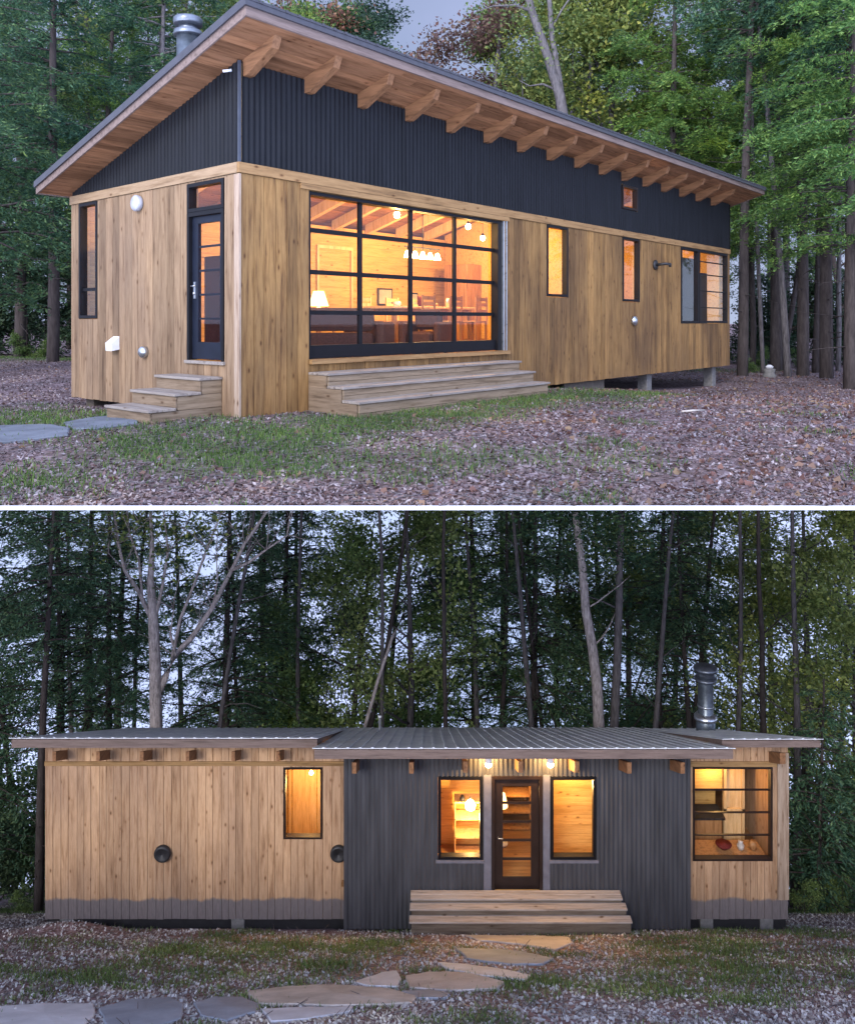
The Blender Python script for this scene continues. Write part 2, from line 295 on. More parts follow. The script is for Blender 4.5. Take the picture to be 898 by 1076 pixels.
class MB:
    def __init__(s): s.v = []; s.f = []; s.sm = []
    def add(s, vs, fs, smooth=False, T=None):
        k = len(s.v)
        s.v += [tuple(T @ Vector(p)) if T is not None else tuple(p) for p in vs]
        s.f += [tuple(i+k for i in f) for f in fs]; s.sm += [smooth]*len(fs); return s
    def box(s, x0, x1, y0, y1, z0, z1, T=None, c=0.0):
        """box; c > 0 chamfers all edges"""
        if x1 < x0: x0, x1 = x1, x0
        if y1 < y0: y0, y1 = y1, y0
        if z1 < z0: z0, z1 = z1, z0
        if c <= 0:
            vs = [(x, y, z) for z in (z0, z1) for y in (y0, y1) for x in (x0, x1)]
            return s.add(vs, [(0, 2, 3, 1), (4, 5, 7, 6), (0, 1, 5, 4), (2, 6, 7, 3), (0, 4, 6, 2), (1, 3, 7, 5)], False, T)
        bm = bmesh.new(); bmesh.ops.create_cube(bm, size=1)
        for q in bm.verts:
            q.co = Vector(((x0+x1)/2+q.co.x*(x1-x0), (y0+y1)/2+q.co.y*(y1-y0), (z0+z1)/2+q.co.z*(z1-z0)))
        bmesh.ops.bevel(bm, geom=bm.edges[:], offset=min(c, .45*min(x1-x0, y1-y0, z1-z0)), segments=1, affect='EDGES')
        bm.verts.index_update()
        s.add([q.co for q in bm.verts], [[q.index for q in f.verts] for f in bm.faces], False, T); bm.free(); return s
    def prism(s, poly, axis, a, b, T=None):
        """poly: 2-D points; extruded along axis from a to b"""
        n = len(poly)
        def P(p, t):
            return {'x': (t, p[0], p[1]), 'y': (p[0], t, p[1]), 'z': (p[0], p[1], t)}[axis]
        vs = [P(p, a) for p in poly]+[P(p, b) for p in poly]
        fs = [tuple(range(n)), tuple(range(2*n-1, n-1, -1))]+[(i, (i+1) % n, (i+1) % n+n, i+n) for i in range(n)]
        return s.add(vs, fs, False, T)
    def lathe(s, prof, cx=0, cy=0, cz=0, n=24, T=None, smooth=True):
        vs = []; fs = []
        for (r, z) in prof:
            for i in range(n):
                a = 2*math.pi*i/n; vs.append((cx+r*math.cos(a), cy+r*math.sin(a), cz+z))
        for j in range(len(prof)-1):
            for i in range(n): fs.append((j*n+i, j*n+(i+1) % n, (j+1)*n+(i+1) % n, (j+1)*n+i))
        fs.append(tuple(range(n-1, -1, -1))); fs.append(tuple((len(prof)-1)*n+i for i in range(n)))
        return s.add(vs, fs, smooth, T)
    def tube(s, pts, rs, n=8, T=None):
        pts = [Vector(p) for p in pts]; vs = []; fs = []
        for j, p in enumerate(pts):
            d = (pts[min(j+1, len(pts)-1)]-pts[max(j-1, 0)]).normalized()
            up = Vector((0, 0, 1)) if abs(d.z) < .9 else Vector((1, 0, 0))
            a = d.cross(up).normalized(); b = d.cross(a)
            r = rs[j] if hasattr(rs, '__len__') else rs
            for i in range(n):
                t = 2*math.pi*i/n; vs.append(p+a*(r*math.cos(t))+b*(r*math.sin(t)))
        for j in range(len(pts)-1):
            for i in range(n): fs.append((j*n+i, j*n+(i+1) % n, (j+1)*n+(i+1) % n, (j+1)*n+i))
        fs.append(tuple(range(n-1, -1, -1))); fs.append(tuple((len(pts)-1)*n+i for i in range(n)))
        return s.add(vs, fs, True, T)
    def mesh(s, name, mat):
        me = bpy.data.meshes.new(name); me.from_pydata(s.v, [], s.f)
        me.polygons.foreach_set('use_smooth', s.sm); me.materials.append(mat)
        bm = bmesh.new(); bm.from_mesh(me); bmesh.ops.recalc_face_normals(bm, faces=bm.faces); bm.to_mesh(me); bm.free()
        me.update(); return me
    def build(s, name, mat, parent=None, loc=None, rot=None):
        o = bpy.data.objects.new(name, s.mesh(name, mat)); COL.objects.link(o)
        if parent is not None: o.parent = parent
        if loc: o.location = loc
        if rot: o.rotation_euler = rot
        return o

def quad_mesh(name, V, mat):
    """V: (n,4,3) array of loose quads"""
    n = len(V); me = bpy.data.meshes.new(name)
    me.vertices.add(4*n); me.vertices.foreach_set('co', V.reshape(-1).astype(np.float32))
    me.loops.add(4*n); me.loops.foreach_set('vertex_index', np.arange(4*n, dtype=np.int32))
    me.polygons.add(n); me.polygons.foreach_set('loop_start', np.arange(0, 4*n, 4, dtype=np.int32))
    me.materials.append(mat); me.update(calc_edges=True); return me

def leaf_quads(P, size, rng, up=0.5, dirs=None, aspect=0.55, sv=0.4):
    """diamond leaf faces at points P"""
    n = len(P)
    nr = rng.normal(size=(n, 3)); nr[:, 2] = np.abs(nr[:, 2])+up; nr /= np.linalg.norm(nr, axis=1)[:, None]
    d = rng.normal(size=(n, 3)) if dirs is None else dirs+rng.normal(size=(n, 3))*.25
    d -= nr*np.sum(d*nr, axis=1)[:, None]; d /= np.linalg.norm(d, axis=1)[:, None]+1e-9
    s = np.cross(nr, d); L = size*(1+sv*(rng.random(n)*2-1))[:, None]
    bend = nr*L*0.12
    return np.stack([P-d*L*.5, P+s*L*aspect*.5-bend+d*L*.05, P+d*L*.5, P-s*L*aspect*.5-bend+d*L*.05], axis=1)

# wall made of cells: (s, z) rectangles left after cutting openings, as boxes from depth o0 to o1 (outwards positive)
def cells(s0, s1, z0, z1, ops, cuts=()):
    ss = sorted({s0, s1, *[c for c in cuts if s0 < c < s1], *[x for o in ops for x in (o[0], o[1]) if s0 < x < s1]})
    for a, b in zip(ss[:-1], ss[1:]):
        if b-a < .004: continue
        mid = (a+b)/2; seg = [(z0, z1)]
        for (p, q, r, t) in ops:
            if p < mid < q:
                ns = []
                for (u, v) in seg:
                    if t <= u or r >= v: ns.append((u, v)); continue
                    if r > u: ns.append((u, r))
                    if t < v: ns.append((t, v))
                seg = ns
        for (u, v) in seg: yield a, b, u, v
def fr(s, o, z): return (s, -o, z)           # a wall facing local -y
def lf(s, o, z): return (-o, s, z)           # a wall facing local -x
def wbox(mb, P, s0, s1, o0, o1, z0, z1, top=None, c=0):
    (x0, y0, _), (x1, y1, _) = P(s0, o0, 0), P(s1, o1, 0)
    if top is None: return mb.box(x0, x1, y0, y1, z0, z1, c=c)
    za, zb = top(s0), top(s1)
    q = [P(s0, o0, z0), P(s1, o0, z0), P(s1, o1, z0), P(s0, o1, z0), P(s0, o0, za), P(s1, o0, zb), P(s1, o1, zb), P(s0, o1, za)]
    return mb.add(q, [(0, 1, 2, 3), (4, 7, 6, 5), (0, 4, 5, 1), (1, 5, 6, 2), (2, 6, 7, 3), (3, 7, 4, 0)])
def board_wall(P, s0, s1, z0, z1, ops, bw=0.14, o0=0.0, th=0.024, seed=1):
    r = random.Random(seed); mb = MB(); s = s0; g = .0035
    while s < s1-.01:
        e = min(s+bw*r.uniform(.82, 1.15), s1)
        if s1-e < .05: e = s1
        jz = r.uniform(-.006, .004); jo = r.uniform(-.003, .003)
        for a, b, u, v in cells(s, e, z0, z1, ops):
            uu = u+jz if abs(u-z0) < 1e-6 else u
            wbox(mb, P, a+(g if abs(a-s) < 1e-6 else 0), b-(g if abs(b-e) < 1e-6 else 0), o0, o0+th+jo, uu, v)
        s = e
    return mb
def corrugated(P, s0, s1, z0, z1, ops, pitch=.076, amp=.009, o0=.014, top=None, n=8):
    mb = MB(); step = pitch/n
    for a, b, u, v in cells(s0, s1, z0, z1, ops):
        k = max(1, int(round((b-a)/step))); vs = []
        istop = top is not None and abs(v-z1) < 1e-6
        for i in range(k+1):
            s = a+(b-a)*i/k; o = o0+amp*math.sin(2*math.pi*s/pitch)
            vs += [P(s, o, u), P(s, o, top(s) if istop else v)]
        mb.add(vs, [(2*i, 2*i+2, 2*i+3, 2*i+1) for i in range(k)], True)
    return mb
def core_wall(P, s0, s1, z0, z1, ops, t0, t1, top=None):
    mb = MB()
    for a, b, u, v in cells(s0, s1, z0, z1, ops):
        wbox(mb, P, a, b, t0, t1, u, v, top if (top and abs(v-z1) < 1e-6) else None)
    return mb
def window(parent, P, s0, s1, z0, z1, mat, name='window', fw=.045, o_in=-.09, o_out=.035, mull=(), trans=(), bar=.02, sill=None, label=None):
    mb = MB()
    wbox(mb, P, s0, s0+fw, o_in, o_out, z0, z1); wbox(mb, P, s1-fw, s1, o_in, o_out, z0, z1)
    wbox(mb, P, s0+fw, s1-fw, o_in, o_out, z0, z0+fw); wbox(mb, P, s0+fw, s1-fw, o_in, o_out, z1-fw, z1)
    for s in mull: wbox(mb, P, s-bar/2, s+bar/2, -.05, -.005, z0+fw, z1-fw)
    for z in trans: wbox(mb, P, s0+fw, s1-fw, -.048, -.007, z-bar/2, z+bar/2)
    f = mb.build(name, mat, parent)
    g = MB(); wbox(g, P, s0+fw*.6, s1-fw*.6, -.031, -.027, z0+fw*.6, z1-fw*.6); g.build('pane', M['glass'], f)
    if sill:
        q = MB(); wbox(q, P, s0-.03, s1+.03, .0, .06, z0-.05, z0-.004); q.build('sill', sill, f)
    if label: f['label'] = label
    return f
def point_light(loc, e, parent=None, r=.06, c=(1, .57, .19)):
    l = bpy.data.lights.new('lamp_light', 'POINT'); l.energy = e; l.color = c; l.shadow_soft_size = r
    o = bpy.data.objects.new('lamp_light', l); COL.objects.link(o); o.location = loc
    if parent is not None: o.parent = parent
    return o

CAMZ, F = 1.24, 857.0
def at(x, y, d):      # survey helper: where a point seen at x, y of the 898 px wide photograph lies when it is d metres away
    return Vector(((x-449)/F*d, d, CAMZ-(y-337)/F*d))
def sn(x, y):
    return .5+.5*(math.sin(x*1.3+y*.7+1.1)*math.sin(y*1.1-x*.4)+.5*math.sin(x*3.1+2)*math.sin(y*2.7+x))/1.5
def nsn(x, y):
    return .5+.5*(np.sin(x*1.3+y*.7+1.1)*np.sin(y*1.1-x*.4)+.5*np.sin(x*3.1+2)*np.sin(y*2.7+x))/1.5

# ================================================================== THE UPPER CLEARING: ground
UC = Vector((-2.44, 10.6, 0)); URZ = math.atan2(.7585, .6517)
def upper_uv(X, Y):
    dx, dy = X+2.44, Y-10.6
    return dx*.6517+dy*.7585, -dx*.7585+dy*.6517
EDGE = 6.55
def sstep(x, a, b):
    t = np.clip((x-a)/(b-a), 0, 1); return t*t*(3-2*t)
def zu(X, Y):
    X = np.asarray(X, float); Y = np.asarray(Y, float)
    u, v = upper_uv(X, Y)
    z = -.03-.57*sstep(u, 4.5, 16)-.17*sstep(v, .5, 5)*sstep(-u, -9, 3)
    z = z*(1-sstep(u, 16, 30))+(-.6)*sstep(u, 16, 30)
    z += .035*(nsn(X*.9, Y*.9)-.5)*2
    z = z+.10*sstep(v, -1.6, -.2)*sstep(u, .5, 3)*(1-sstep(u, 7, 10))*0
    k = sstep(Y, EDGE, EDGE+2.5)
    return -.25*(1-k)+z*k
def grass_u(X, Y):
    u, v = upper_uv(np.asarray(X, float), np.asarray(Y, float))
    g = np.exp(-((v+1.6)/.9)**2)*sstep(u, -3.2, -1)*(1-sstep(u, 7, 11))*1.0
    g += .8*np.exp(-((u+1.6)/1.2)**2-((v-2.0)/2.6)**2)
    g += .55*np.exp(-((X+4.3)/1.3)**2-((Y-7.3)/.5)**2)+.5*np.exp(-((X+.1)/2.4)**2-((Y-7.9)/.6)**2)
    g += .9*np.exp(-((Y-29)/2.2)**2)*(X < -8)+.6*np.exp(-((X-11)/2.2)**2-((Y-30)/1.2)**2)
    g += .45*np.clip(nsn(X*1.5+2, Y*1.9+7)*2.2-1.25, 0, 1)*(Y < 14)
    return np.clip(g*(.35+1.3*nsn(X*2.1, Y*2.6)), 0, 1)
def grid_mesh(name, xs, ys, zf, gf, mat):
    X, Y = np.meshgrid(xs, ys); Z = zf(X, Y); nx, ny = len(xs), len(ys)
    me = bpy.data.meshes.new(name)
    V = np.stack([X, Y, Z], -1).reshape(-1, 3)
    i = np.arange(ny-1)[:, None]*nx+np.arange(nx-1)[None, :]
    Fq = np.stack([i, i+1, i+nx+1, i+nx], -1).reshape(-1, 4)
    me.vertices.add(len(V)); me.vertices.foreach_set('co', V.reshape(-1).astype(np.float32))
    me.loops.add(Fq.size); me.loops.foreach_set('vertex_index', Fq.reshape(-1).astype(np.int32))
    me.polygons.add(len(Fq)); me.polygons.foreach_set('loop_start', np.arange(0, Fq.size, 4, dtype=np.int32))
    me.polygons.foreach_set('use_smooth', [True]*len(Fq))
    a = me.attributes.new('grass', 'FLOAT', 'POINT'); a.data.foreach_set('value', gf(X, Y).reshape(-1).astype(np.float32))
    me.materials.append(mat); me.update(calc_edges=True)
    o = bpy.data.objects.new(name, me); COL.objects.link(o); return o
xs = np.unique(np.concatenate([np.linspace(-400, -30, 12), np.arange(-30, -12, 1.), np.arange(-12, 16, .16), np.arange(16, 40, 1.), np.linspace(40, 400, 12)]))
ys = np.unique(np.concatenate([np.arange(EDGE, 16, .14), np.arange(16, 34, .4), np.arange(34, 70, 2.), np.linspace(70, 500, 10)]))
tag(grid_mesh('ground', xs, ys, zu, grass_u, M['ground']), kind='structure')
kb = MB(); kb.box(-60, 60, EDGE-.04, EDGE-.001, -.25-.020, -.25+.006)  # thin white strip added to stand for the line dividing the two views
tag(kb.build('divider_strip', M['divider_strip']), kind='structure')

STONES_U = [
    ([(-60, 452), (0, 449), (55, 448), (74, 452), (72, 459), (30, 464), (-60, 470)], 'stone_slate', 'large bluish slab cut by the left edge of the upper clearing'),
    ([(66, 446), (100, 440), (128, 437), (147, 440), (145, 446), (100, 452), (78, 453)], 'stone_slate', 'bluish slab lying before the small gable steps')]
STONES_L = [
    ([(488, 984), (560, 985), (597, 986), (602, 992), (583, 1000), (548, 994), (505, 990)], 'stone_pink', 'pinkish flagstone touching the entrance steps of the lower cabin'),
    ([(478, 998), (520, 999), (560, 1004), (582, 1009), (570, 1015), (535, 1015), (490, 1009)], 'stone_blue', 'dark blue grey flagstone, second from the entrance steps'),
    ([(460, 1013), (475, 1014), (530, 1021), (558, 1027), (552, 1032), (505, 1027), (470, 1020)], 'stone_white', 'long narrow pale flagstone above the pink one in mid path'),
    ([(370, 1034), (400, 1024), (417, 1022), (421, 1030), (418, 1039), (388, 1038)], 'stone_white', 'small pale triangular flagstone left of the pink one in mid path'),
    ([(426, 1027), (450, 1023), (490, 1024), (530, 1034), (522, 1041), (472, 1043), (430, 1040)], 'stone_pink', 'broad pink grey flagstone in mid path'),
    ([(258, 1044), (300, 1039), (360, 1037), (410, 1041), (440, 1049), (432, 1056), (350, 1059), (272, 1057)], 'stone_tan', 'long tan flagstone with rusty patches, largest of the path'),
    ([(422, 1044), (450, 1042), (472, 1046), (468, 1051), (438, 1051)], 'stone_blue', 'small bluish flagstone under the pink one in mid path'),
    ([(274, 1063), (310, 1061), (370, 1060), (371, 1064), (330, 1072), (284, 1076)], 'stone_white', 'pale flagstone in front of the long tan one'),
    ([(203, 1056), (225, 1050), (255, 1050), (271, 1057), (268, 1066), (238, 1075), (210, 1069)], 'stone_blue', 'rounded blue flagstone left of the long tan one'),
    ([(104, 1062), (135, 1053), (178, 1050), (194, 1058), (190, 1072), (160, 1082), (112, 1080)], 'stone_blue', 'broad blue flagstone, second from the left end of the path'),
    ([(-20, 1062), (30, 1058), (98, 1057), (100, 1066), (88, 1082), (-20, 1088)], 'stone_white', 'grey flagstone at the left end of the path')]
def off_stones(x, y, zf, stones, keep=.06):
    z = zf(x, y); px = 449+F*x/y; py = 337+F*(CAMZ-z)/y; ok = np.ones(len(x), bool)
    for poly, _m, _l in stones:
        ins = np.zeros(len(x), bool); n = len(poly)
        for i in range(n):
            (x0, y0), (x1, y1) = poly[i], poly[(i+1) % n]
            c = ((y0 > py) != (y1 > py)) & (px < (x1-x0)*(py-y0)/((y1-y0) if y1 != y0 else 1e-9)+x0); ins ^= c
        ok &= ~ins
    return np.where(ok, 1.0, keep)
def scatter(n, xr, yr, zf, dens, seed, power=1.0, stones=None):
    rng = np.random.default_rng(seed)
    y = yr[0]+(yr[1]-yr[0])*rng.random(n)**power
    x = (rng.random(n)*2-1)*(y*.6+2.0)+(xr[0]+xr[1])/2
    n = len(x); dn = dens(x, y)*off_stones(x, y, zf, STONES_U if zf is zu else STONES_L)
    keep = rng.random(n) < dn; x, y = x[keep], y[keep]
    return np.stack([x, y, zf(x, y)], -1), rng
def house_mask_u(X, Y):
    u, v = upper_uv(X, Y); return ~((u > .02) & (u < 17.05) & (v > .02) & (v < 4.5))
P, rng = scatter(200000, (0, 0), (EDGE+.02, 32), zu, lambda x, y: house_mask_u(x, y)*(1-.75*grass_u(x, y))*np.clip(.35+1.1*nsn(x*1.7+9, y*2.3), .3, 1), 3, 1.5)
P[:, 2] += .012
o = bpy.data.objects.new('fallen_leaves', quad_mesh('fallen_leaves', leaf_quads(P, .037, rng, 1.1, aspect=.62, sv=.8), M['litter'])); COL.objects.link(o)
tag(o, 'mauve and brown fallen leaves strewn over the upper clearing', 'leaves', kind='stuff')
P, rng = scatter(14000, (0, 0), (EDGE+.02, 30), zu, lambda x, y: house_mask_u(x, y)*np.clip(.15+.2*(x-.5), .1, 1), 33, 1.3)
P[:, 2] += .02
o = bpy.data.objects.new('fallen_leaves', quad_mesh('fallen_leaves', leaf_quads(P, .07, rng, .5, aspect=.8, sv=.5), M['red'])); COL.objects.link(o)
tag(o, 'reddish larger fallen leaves, densest at the right of the upper clearing', 'leaves', kind='stuff')
def grass_blades(name, P, rng, h, wd, lean=.45, mat='grassm'):
    n = len(P); a = rng.random(n)*6.283; d = np.stack([np.cos(a), np.sin(a), 0*a], -1)*wd
    t = rng.normal(size=(n, 3))*lean*h; t[:, 2] = h*(.5+rng.random(n))
    V = np.stack([P-d, P+d, P+d*.35+t, P-d*.35+t], 1)
    o = bpy.data.objects.new(name, quad_mesh(name, V, M[mat])); COL.objects.link(o); return o
P, rng = scatter(300000, (0, 0), (EDGE+.02, 32), zu, lambda x, y: house_mask_u(x, y)*np.clip(grass_u(x, y)*1.1-.12, 0, 1)*.85, 4, 1.2)
tag(grass_blades('grass', P, rng, .05, .006), 'short grass in patches round the upper cabin', 'grass', kind='stuff')

def twigs(name, P, rng, lab):
    mb = MB()
    for p in P:
        a = rng.random()*6.283; L = .06+.16*rng.random(); d = Vector((math.cos(a), math.sin(a), rng.normal()*.05)); q = Vector(p)+Vector((0, 0, .015))
        k = Vector((-d.y, d.x, 0))*L*.12*rng.normal(); mb.tube([q-d*L, q+k, q+d*L], [.004, .005, .002], 4)
    o = mb.build(name, M['bark_grey']); tag(o, lab, 'twigs', kind='stuff')
P, rng = scatter(900, (0, 0), (EDGE+.05, 14), zu, lambda x, y: house_mask_u(x, y)*1.0, 8, 1.3)
twigs('twigs', P, rng, 'thin grey twigs lying on the leaf litter of the upper clearing')
# ================================================================== THE UPPER CABIN
L_, W_ = 17.1, 4.57
WT = 3.31                                   # top of the timber band
def roofz(v): return 4.64-.28*v             # underside of the roof boards
UH = empty('timber_cabin', UC, URZ, 'tall timber and charcoal metal cabin with overhanging shed roof and wide glazed front', 'house')
BIG = (1.16, 5.86, .62, 3.08)
front_ops = [BIG, (7.33, 8.15, 1.72, 3.16), (10.52, 11.38, 1.68, 3.16), (13.7, 16.93, 1.17, 3.16)]
sm_op = (10.5, 11.3, 3.80, 4.36)
left_ops = [(.30, 1.17, .70, 3.14), (3.68, 4.30, 1.27, 3.16)]
board_wall(fr, .0, L_, -.04, 3.16, front_ops, .19, seed=2).build('siding', M['siding'], UH)
board_wall(lf, .075, W_, -.02, 3.16, left_ops, .19, seed=3).build('siding', M['siding_grey'], UH)
mb = MB(); mb.box(-.034, -.001, -.034, .075, -.04, 3.155); mb.build('corner_board', M['trimz'], UH)
core_wall(fr, .0, L_, .0, 4.60, front_ops+[sm_op], -.16, -.002).build('wall', M['inwall'], UH)
core_wall(lf, .165, W_-.17, .0, 3.2, left_ops, -.16, -.002).build('wall', M['inwall'], UH)
core_wall(lf, .165, W_-.17, 3.202, 4.4, [], -.16, -.002, top=lambda s: roofz(s)-.01).build('wall', M['inwall'], UH)
mb = MB(); mb.box(0, L_, W_-.165, W_, 0, 3.2); mb.build('wall', M['inwall'], UH)
mb = MB(); wbox(mb, lambda s, o, z: (L_-.16-o, s, z), .165, W_-.17, -.0, .155, 0, 3, top=lambda s: roofz(s)-.01); mb.build('wall', M['inwall'], UH)
board_wall(lambda s, o, z: (L_+o, s, z), 0, W_, -.04, 3.16, [], .15, seed=5).build('siding', M['siding'], UH)
board_wall(lambda s, o, z: (s, W_+o, z), 0, L_, -.04, 3.2, [], .15, seed=6).build('siding', M['siding'], UH)
# timber band over the siding
mb = MB(); mb.box(-.045, L_+.01, -.048, -.002, 3.165, 3.30); mb.build('band_board', M['trim'], UH)
mb = MB(); mb.box(-.046, -.003, .0, W_+.01, 3.165, 3.302); mb.build('band_board', wood_mat('trim_wood_side', (0.31, 0.215, 0.13), (0.24, 0.16, 0.09), (0.16, 0.1, 0.055), 'Y', 0.6, vary=0.2), UH)
# charcoal cladding
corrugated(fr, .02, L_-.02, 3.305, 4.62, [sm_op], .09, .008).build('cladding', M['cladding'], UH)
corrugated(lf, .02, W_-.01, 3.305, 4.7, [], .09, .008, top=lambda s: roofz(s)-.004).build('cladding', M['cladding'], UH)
mb = MB(); mb.box(-.035, .0, -.035, .0, 3.304, 4.62); mb.build('corner_flashing', plain('flashing', (.035, .042, .058), .45), UH)
mb = MB(); mb.box(L_-.001, L_+.028, -.03, .04, 3.304, 4.60); mb.build('corner_flashing', M['cladding'], UH)
# roof
rf = empty('roof', (0, 0, 0)); rf.parent = UH
u0, u1, v0, v1 = -.53, L_+.5, -.84, W_+.16
def slab(mb, ua, ub, va, vb, lo, hi):
    q = [(ua, va, roofz(va)+lo), (ub, va, roofz(va)+lo), (ub, vb, roofz(vb)+lo), (ua, vb, roofz(vb)+lo),
         (ua, va, roofz(va)+hi), (ub, va, roofz(va)+hi), (ub, vb, roofz(vb)+hi), (ua, vb, roofz(vb)+hi)]
    return mb.add(q, [(0, 1, 2, 3), (4, 7, 6, 5), (0, 4, 5, 1), (1, 5, 6, 2), (2, 6, 7, 3), (3, 7, 4, 0)])
mb = MB(); v = v0+.03
while v < v1-.04:
    uu = u0+.03
    while uu < u1-.04:
        ue = min(uu+rnd.uniform(2.2, 4.2), u1-.03); slab(mb, uu+.001, ue-.001, v+.002, min(v+.136, v1-.03), .0, .02); uu = ue
    v += .138
mb.build('soffit', M['soffit'], rf)
mb = MB(); slab(mb, u0+.02, u1-.02, v0+.02, v1-.02, .0205, .15); mb.build('deck', M['black'], rf)
mb = MB()
slab(mb, u0, u1, v0, v0+.025, -.012, .135); mb.build('fascia', M['fascia'], rf)
mb = MB(); slab(mb, u0, u1, v1-.025, v1, -.012, .135); mb.build('fascia', M['fascia'], rf)
mb = MB(); slab(mb, u0, u0+.025, v0+.026, v1-.026, -.012, .135); mb.build('fascia', M['fascia'], rf)
mb = MB(); slab(mb, u1-.025, u1, v0+.026, v1-.026, -.012, .135); mb.build('fascia', M['fascia'], rf)
mb = MB(); slab(mb, u0-.03, u1+.03, v0-.03, v1+.03, .136, .152); slab(mb, u0-.035, u1+.035, v0-.035, v0-.015, .09, .190)
slab(mb, u0-.035, u0-.015, v0-.014, v1, .09, .190); mb.build('drip_edge', M['roofdark'], rf)
mb = MB(); k = int((u1-u0)/.2)
for i in range(k):
    a = u0+.01+i*.2; slab(mb, a, a+.16, v0-.045, v1+.03, .153, .167); slab(mb, a+.16, a+.2, v0-.05, v1+.03, .153, .188)
mb.build('roof_sheet', M['roofdark'], rf)
for i in range(16):
    u = .10+i*1.045
    if u > L_-.05: u = L_-.06
    mb = MB()
    mb.prism([(-.002, roofz(0)-.21), (-.10, roofz(0)-.21), (-.60, roofz(-.6)-.13), (-.66, roofz(-.66)-.001), (-.002, roofz(0)-.001)], 'x', u-.06, u+.06)
    mb.build('rafter_tail', M['rafter'], UH)
# small high window, long windows
window(UH, fr, 10.52, 11.28, 3.81, 4.35, M['framebrown'], fw=.05)
window(UH, fr, 7.34, 8.14, 1.73, 3.155, M['frame'], fw=.05, sill=None)
window(UH, fr, 10.53, 11.37, 1.69, 3.155, M['frame'], fw=.05)
window(UH, fr, 13.72, 14.86, 1.18, 3.155, M['frame'], fw=.06, label='plain dark half of the far corner window')
window(UH, fr, 14.88, 16.91, 1.18, 3.155, M['frame'], fw=.06, trans=(1.6, 2.05, 2.5, 2.85), bar=.03, label='glazed half with cross bars of the far corner window')
window(UH, lf, 3.69, 4.29, 1.28, 3.155, M['frame'], fw=.05, trans=(1.75,), bar=.05, label='tall dark window at the rear of the gable wall')
# transom and side door
window(UH, lf, .31, 1.16, 2.74, 3.135, M['frame'], name='transom_window', fw=.05)
dr = empty('door', (0, 0, 0)); dr.parent = UH
mb = MB()
for a, b, c, d in [(.31, .36, .70, 2.735), (1.11, 1.16, .70, 2.735), (.36, 1.11, 2.68, 2.735)]: wbox(mb, lf, a, b, -.1, .035, c, d)
mb.build('door_frame', M['frame'], dr)
mb = MB()
for a, b, c, d in [(.365, .46, .715, 2.675), (.965, 1.105, .715, 2.675), (.46, .965, .715, .95), (.46, .965, 2.58, 2.675)]: wbox(mb, lf, a, b, -.07, -.02, c, d)
for z in (1.27, 1.60, 1.93, 2.26): wbox(mb, lf, .46, .965, -.06, -.03, z-.014, z+.014)
mb.build('door_leaf', M['door_navy'], dr)
mb = MB(); wbox(mb, lf, .46, .965, -.047, -.043, .95, 2.58); mb.build('pane', M['glass'], dr)
mb = MB(); wbox(mb, lf, 1.02, 1.06, -.02, -.008, 1.55, 1.78); mb.tube([(.008, 1.04, 1.72), (-.045, 1.04, 1.72), (-.045, .96, 1.72)], .009); mb.lathe([(.02, 0), (.02, .03)], 0, 0, 0, 12, Matrix.Translation((.02, 1.04, 1.62)) @ Matrix.Rotation(R(-90), 4, 'Y'))
mb.build('handle', M['steel'], dr)
mb = MB(); wbox(mb, lf, .28, 1.19, .0, .06, .655, .697); mb.build('threshold', M['tread'], dr)
# the big glazed door
gd = empty('glazed_wall_door', (0, 0, 0)); gd.parent = UH
s0, s1, z0, z1 = 1.165, 5.855, .70, 3.075
mb = MB()
wbox(mb, fr, s0, s0+.05, -.16, .0, z0, z1); wbox(mb, fr, s1-.13, s1, -.16, .0, z0, z1); wbox(mb, fr, s0+.05, s1-.13, -.16, .0, z1-.05, z1); wbox(mb, fr, s0+.05, s1-.13, -.16, -.05, z0, z0+.19)
mb.build('door_frame', M['frame'], gd)
mb = MB(); cols = [s0+.05, 2.29, 3.44, 4.58, s1-.13]; rows = [z0+.19, 1.36, 1.94, 2.54, z1-.05]
for c in cols[1:-1]: wbox(mb, fr, c-.032, c+.032, -.135, -.085, rows[0], rows[-1])
for a, b in zip(cols[:-1], cols[1:]):
    for z in rows[1:-1]: wbox(mb, fr, a+(.033 if a > 1.3 else 0), b-(.033 if b < 5.5 else 0), -.133, -.087, z-.032, z+.032)
mb.build('mullions', M['frame'], gd)
for a, b in zip(cols[:-1], cols[1:]):
    for c, d in zip(rows[:-1], rows[1:]):
        mb = MB(); wbox(mb, fr, a, b, -.112, -.108, c, d); mb.build('pane', M['glass'], gd)
mb = MB(); wbox(mb, fr, s1+.001, s1+.035, -.1, .03, .63, 3.078); wbox(mb, fr, s1+.07, s1+.10, .0, .045, .63, 3.10); mb.build('track', M['steel'], gd)
mb = MB(); wbox(mb, fr, 1.0, 6.02, .025, .05, 3.085, 3.16); mb.build('head_trim', M['trim'], gd)
mb = MB(); wbox(mb, fr, 1.165, 6.0, .0, .09, .63, .697); mb.build('sill', M['trim'], gd)
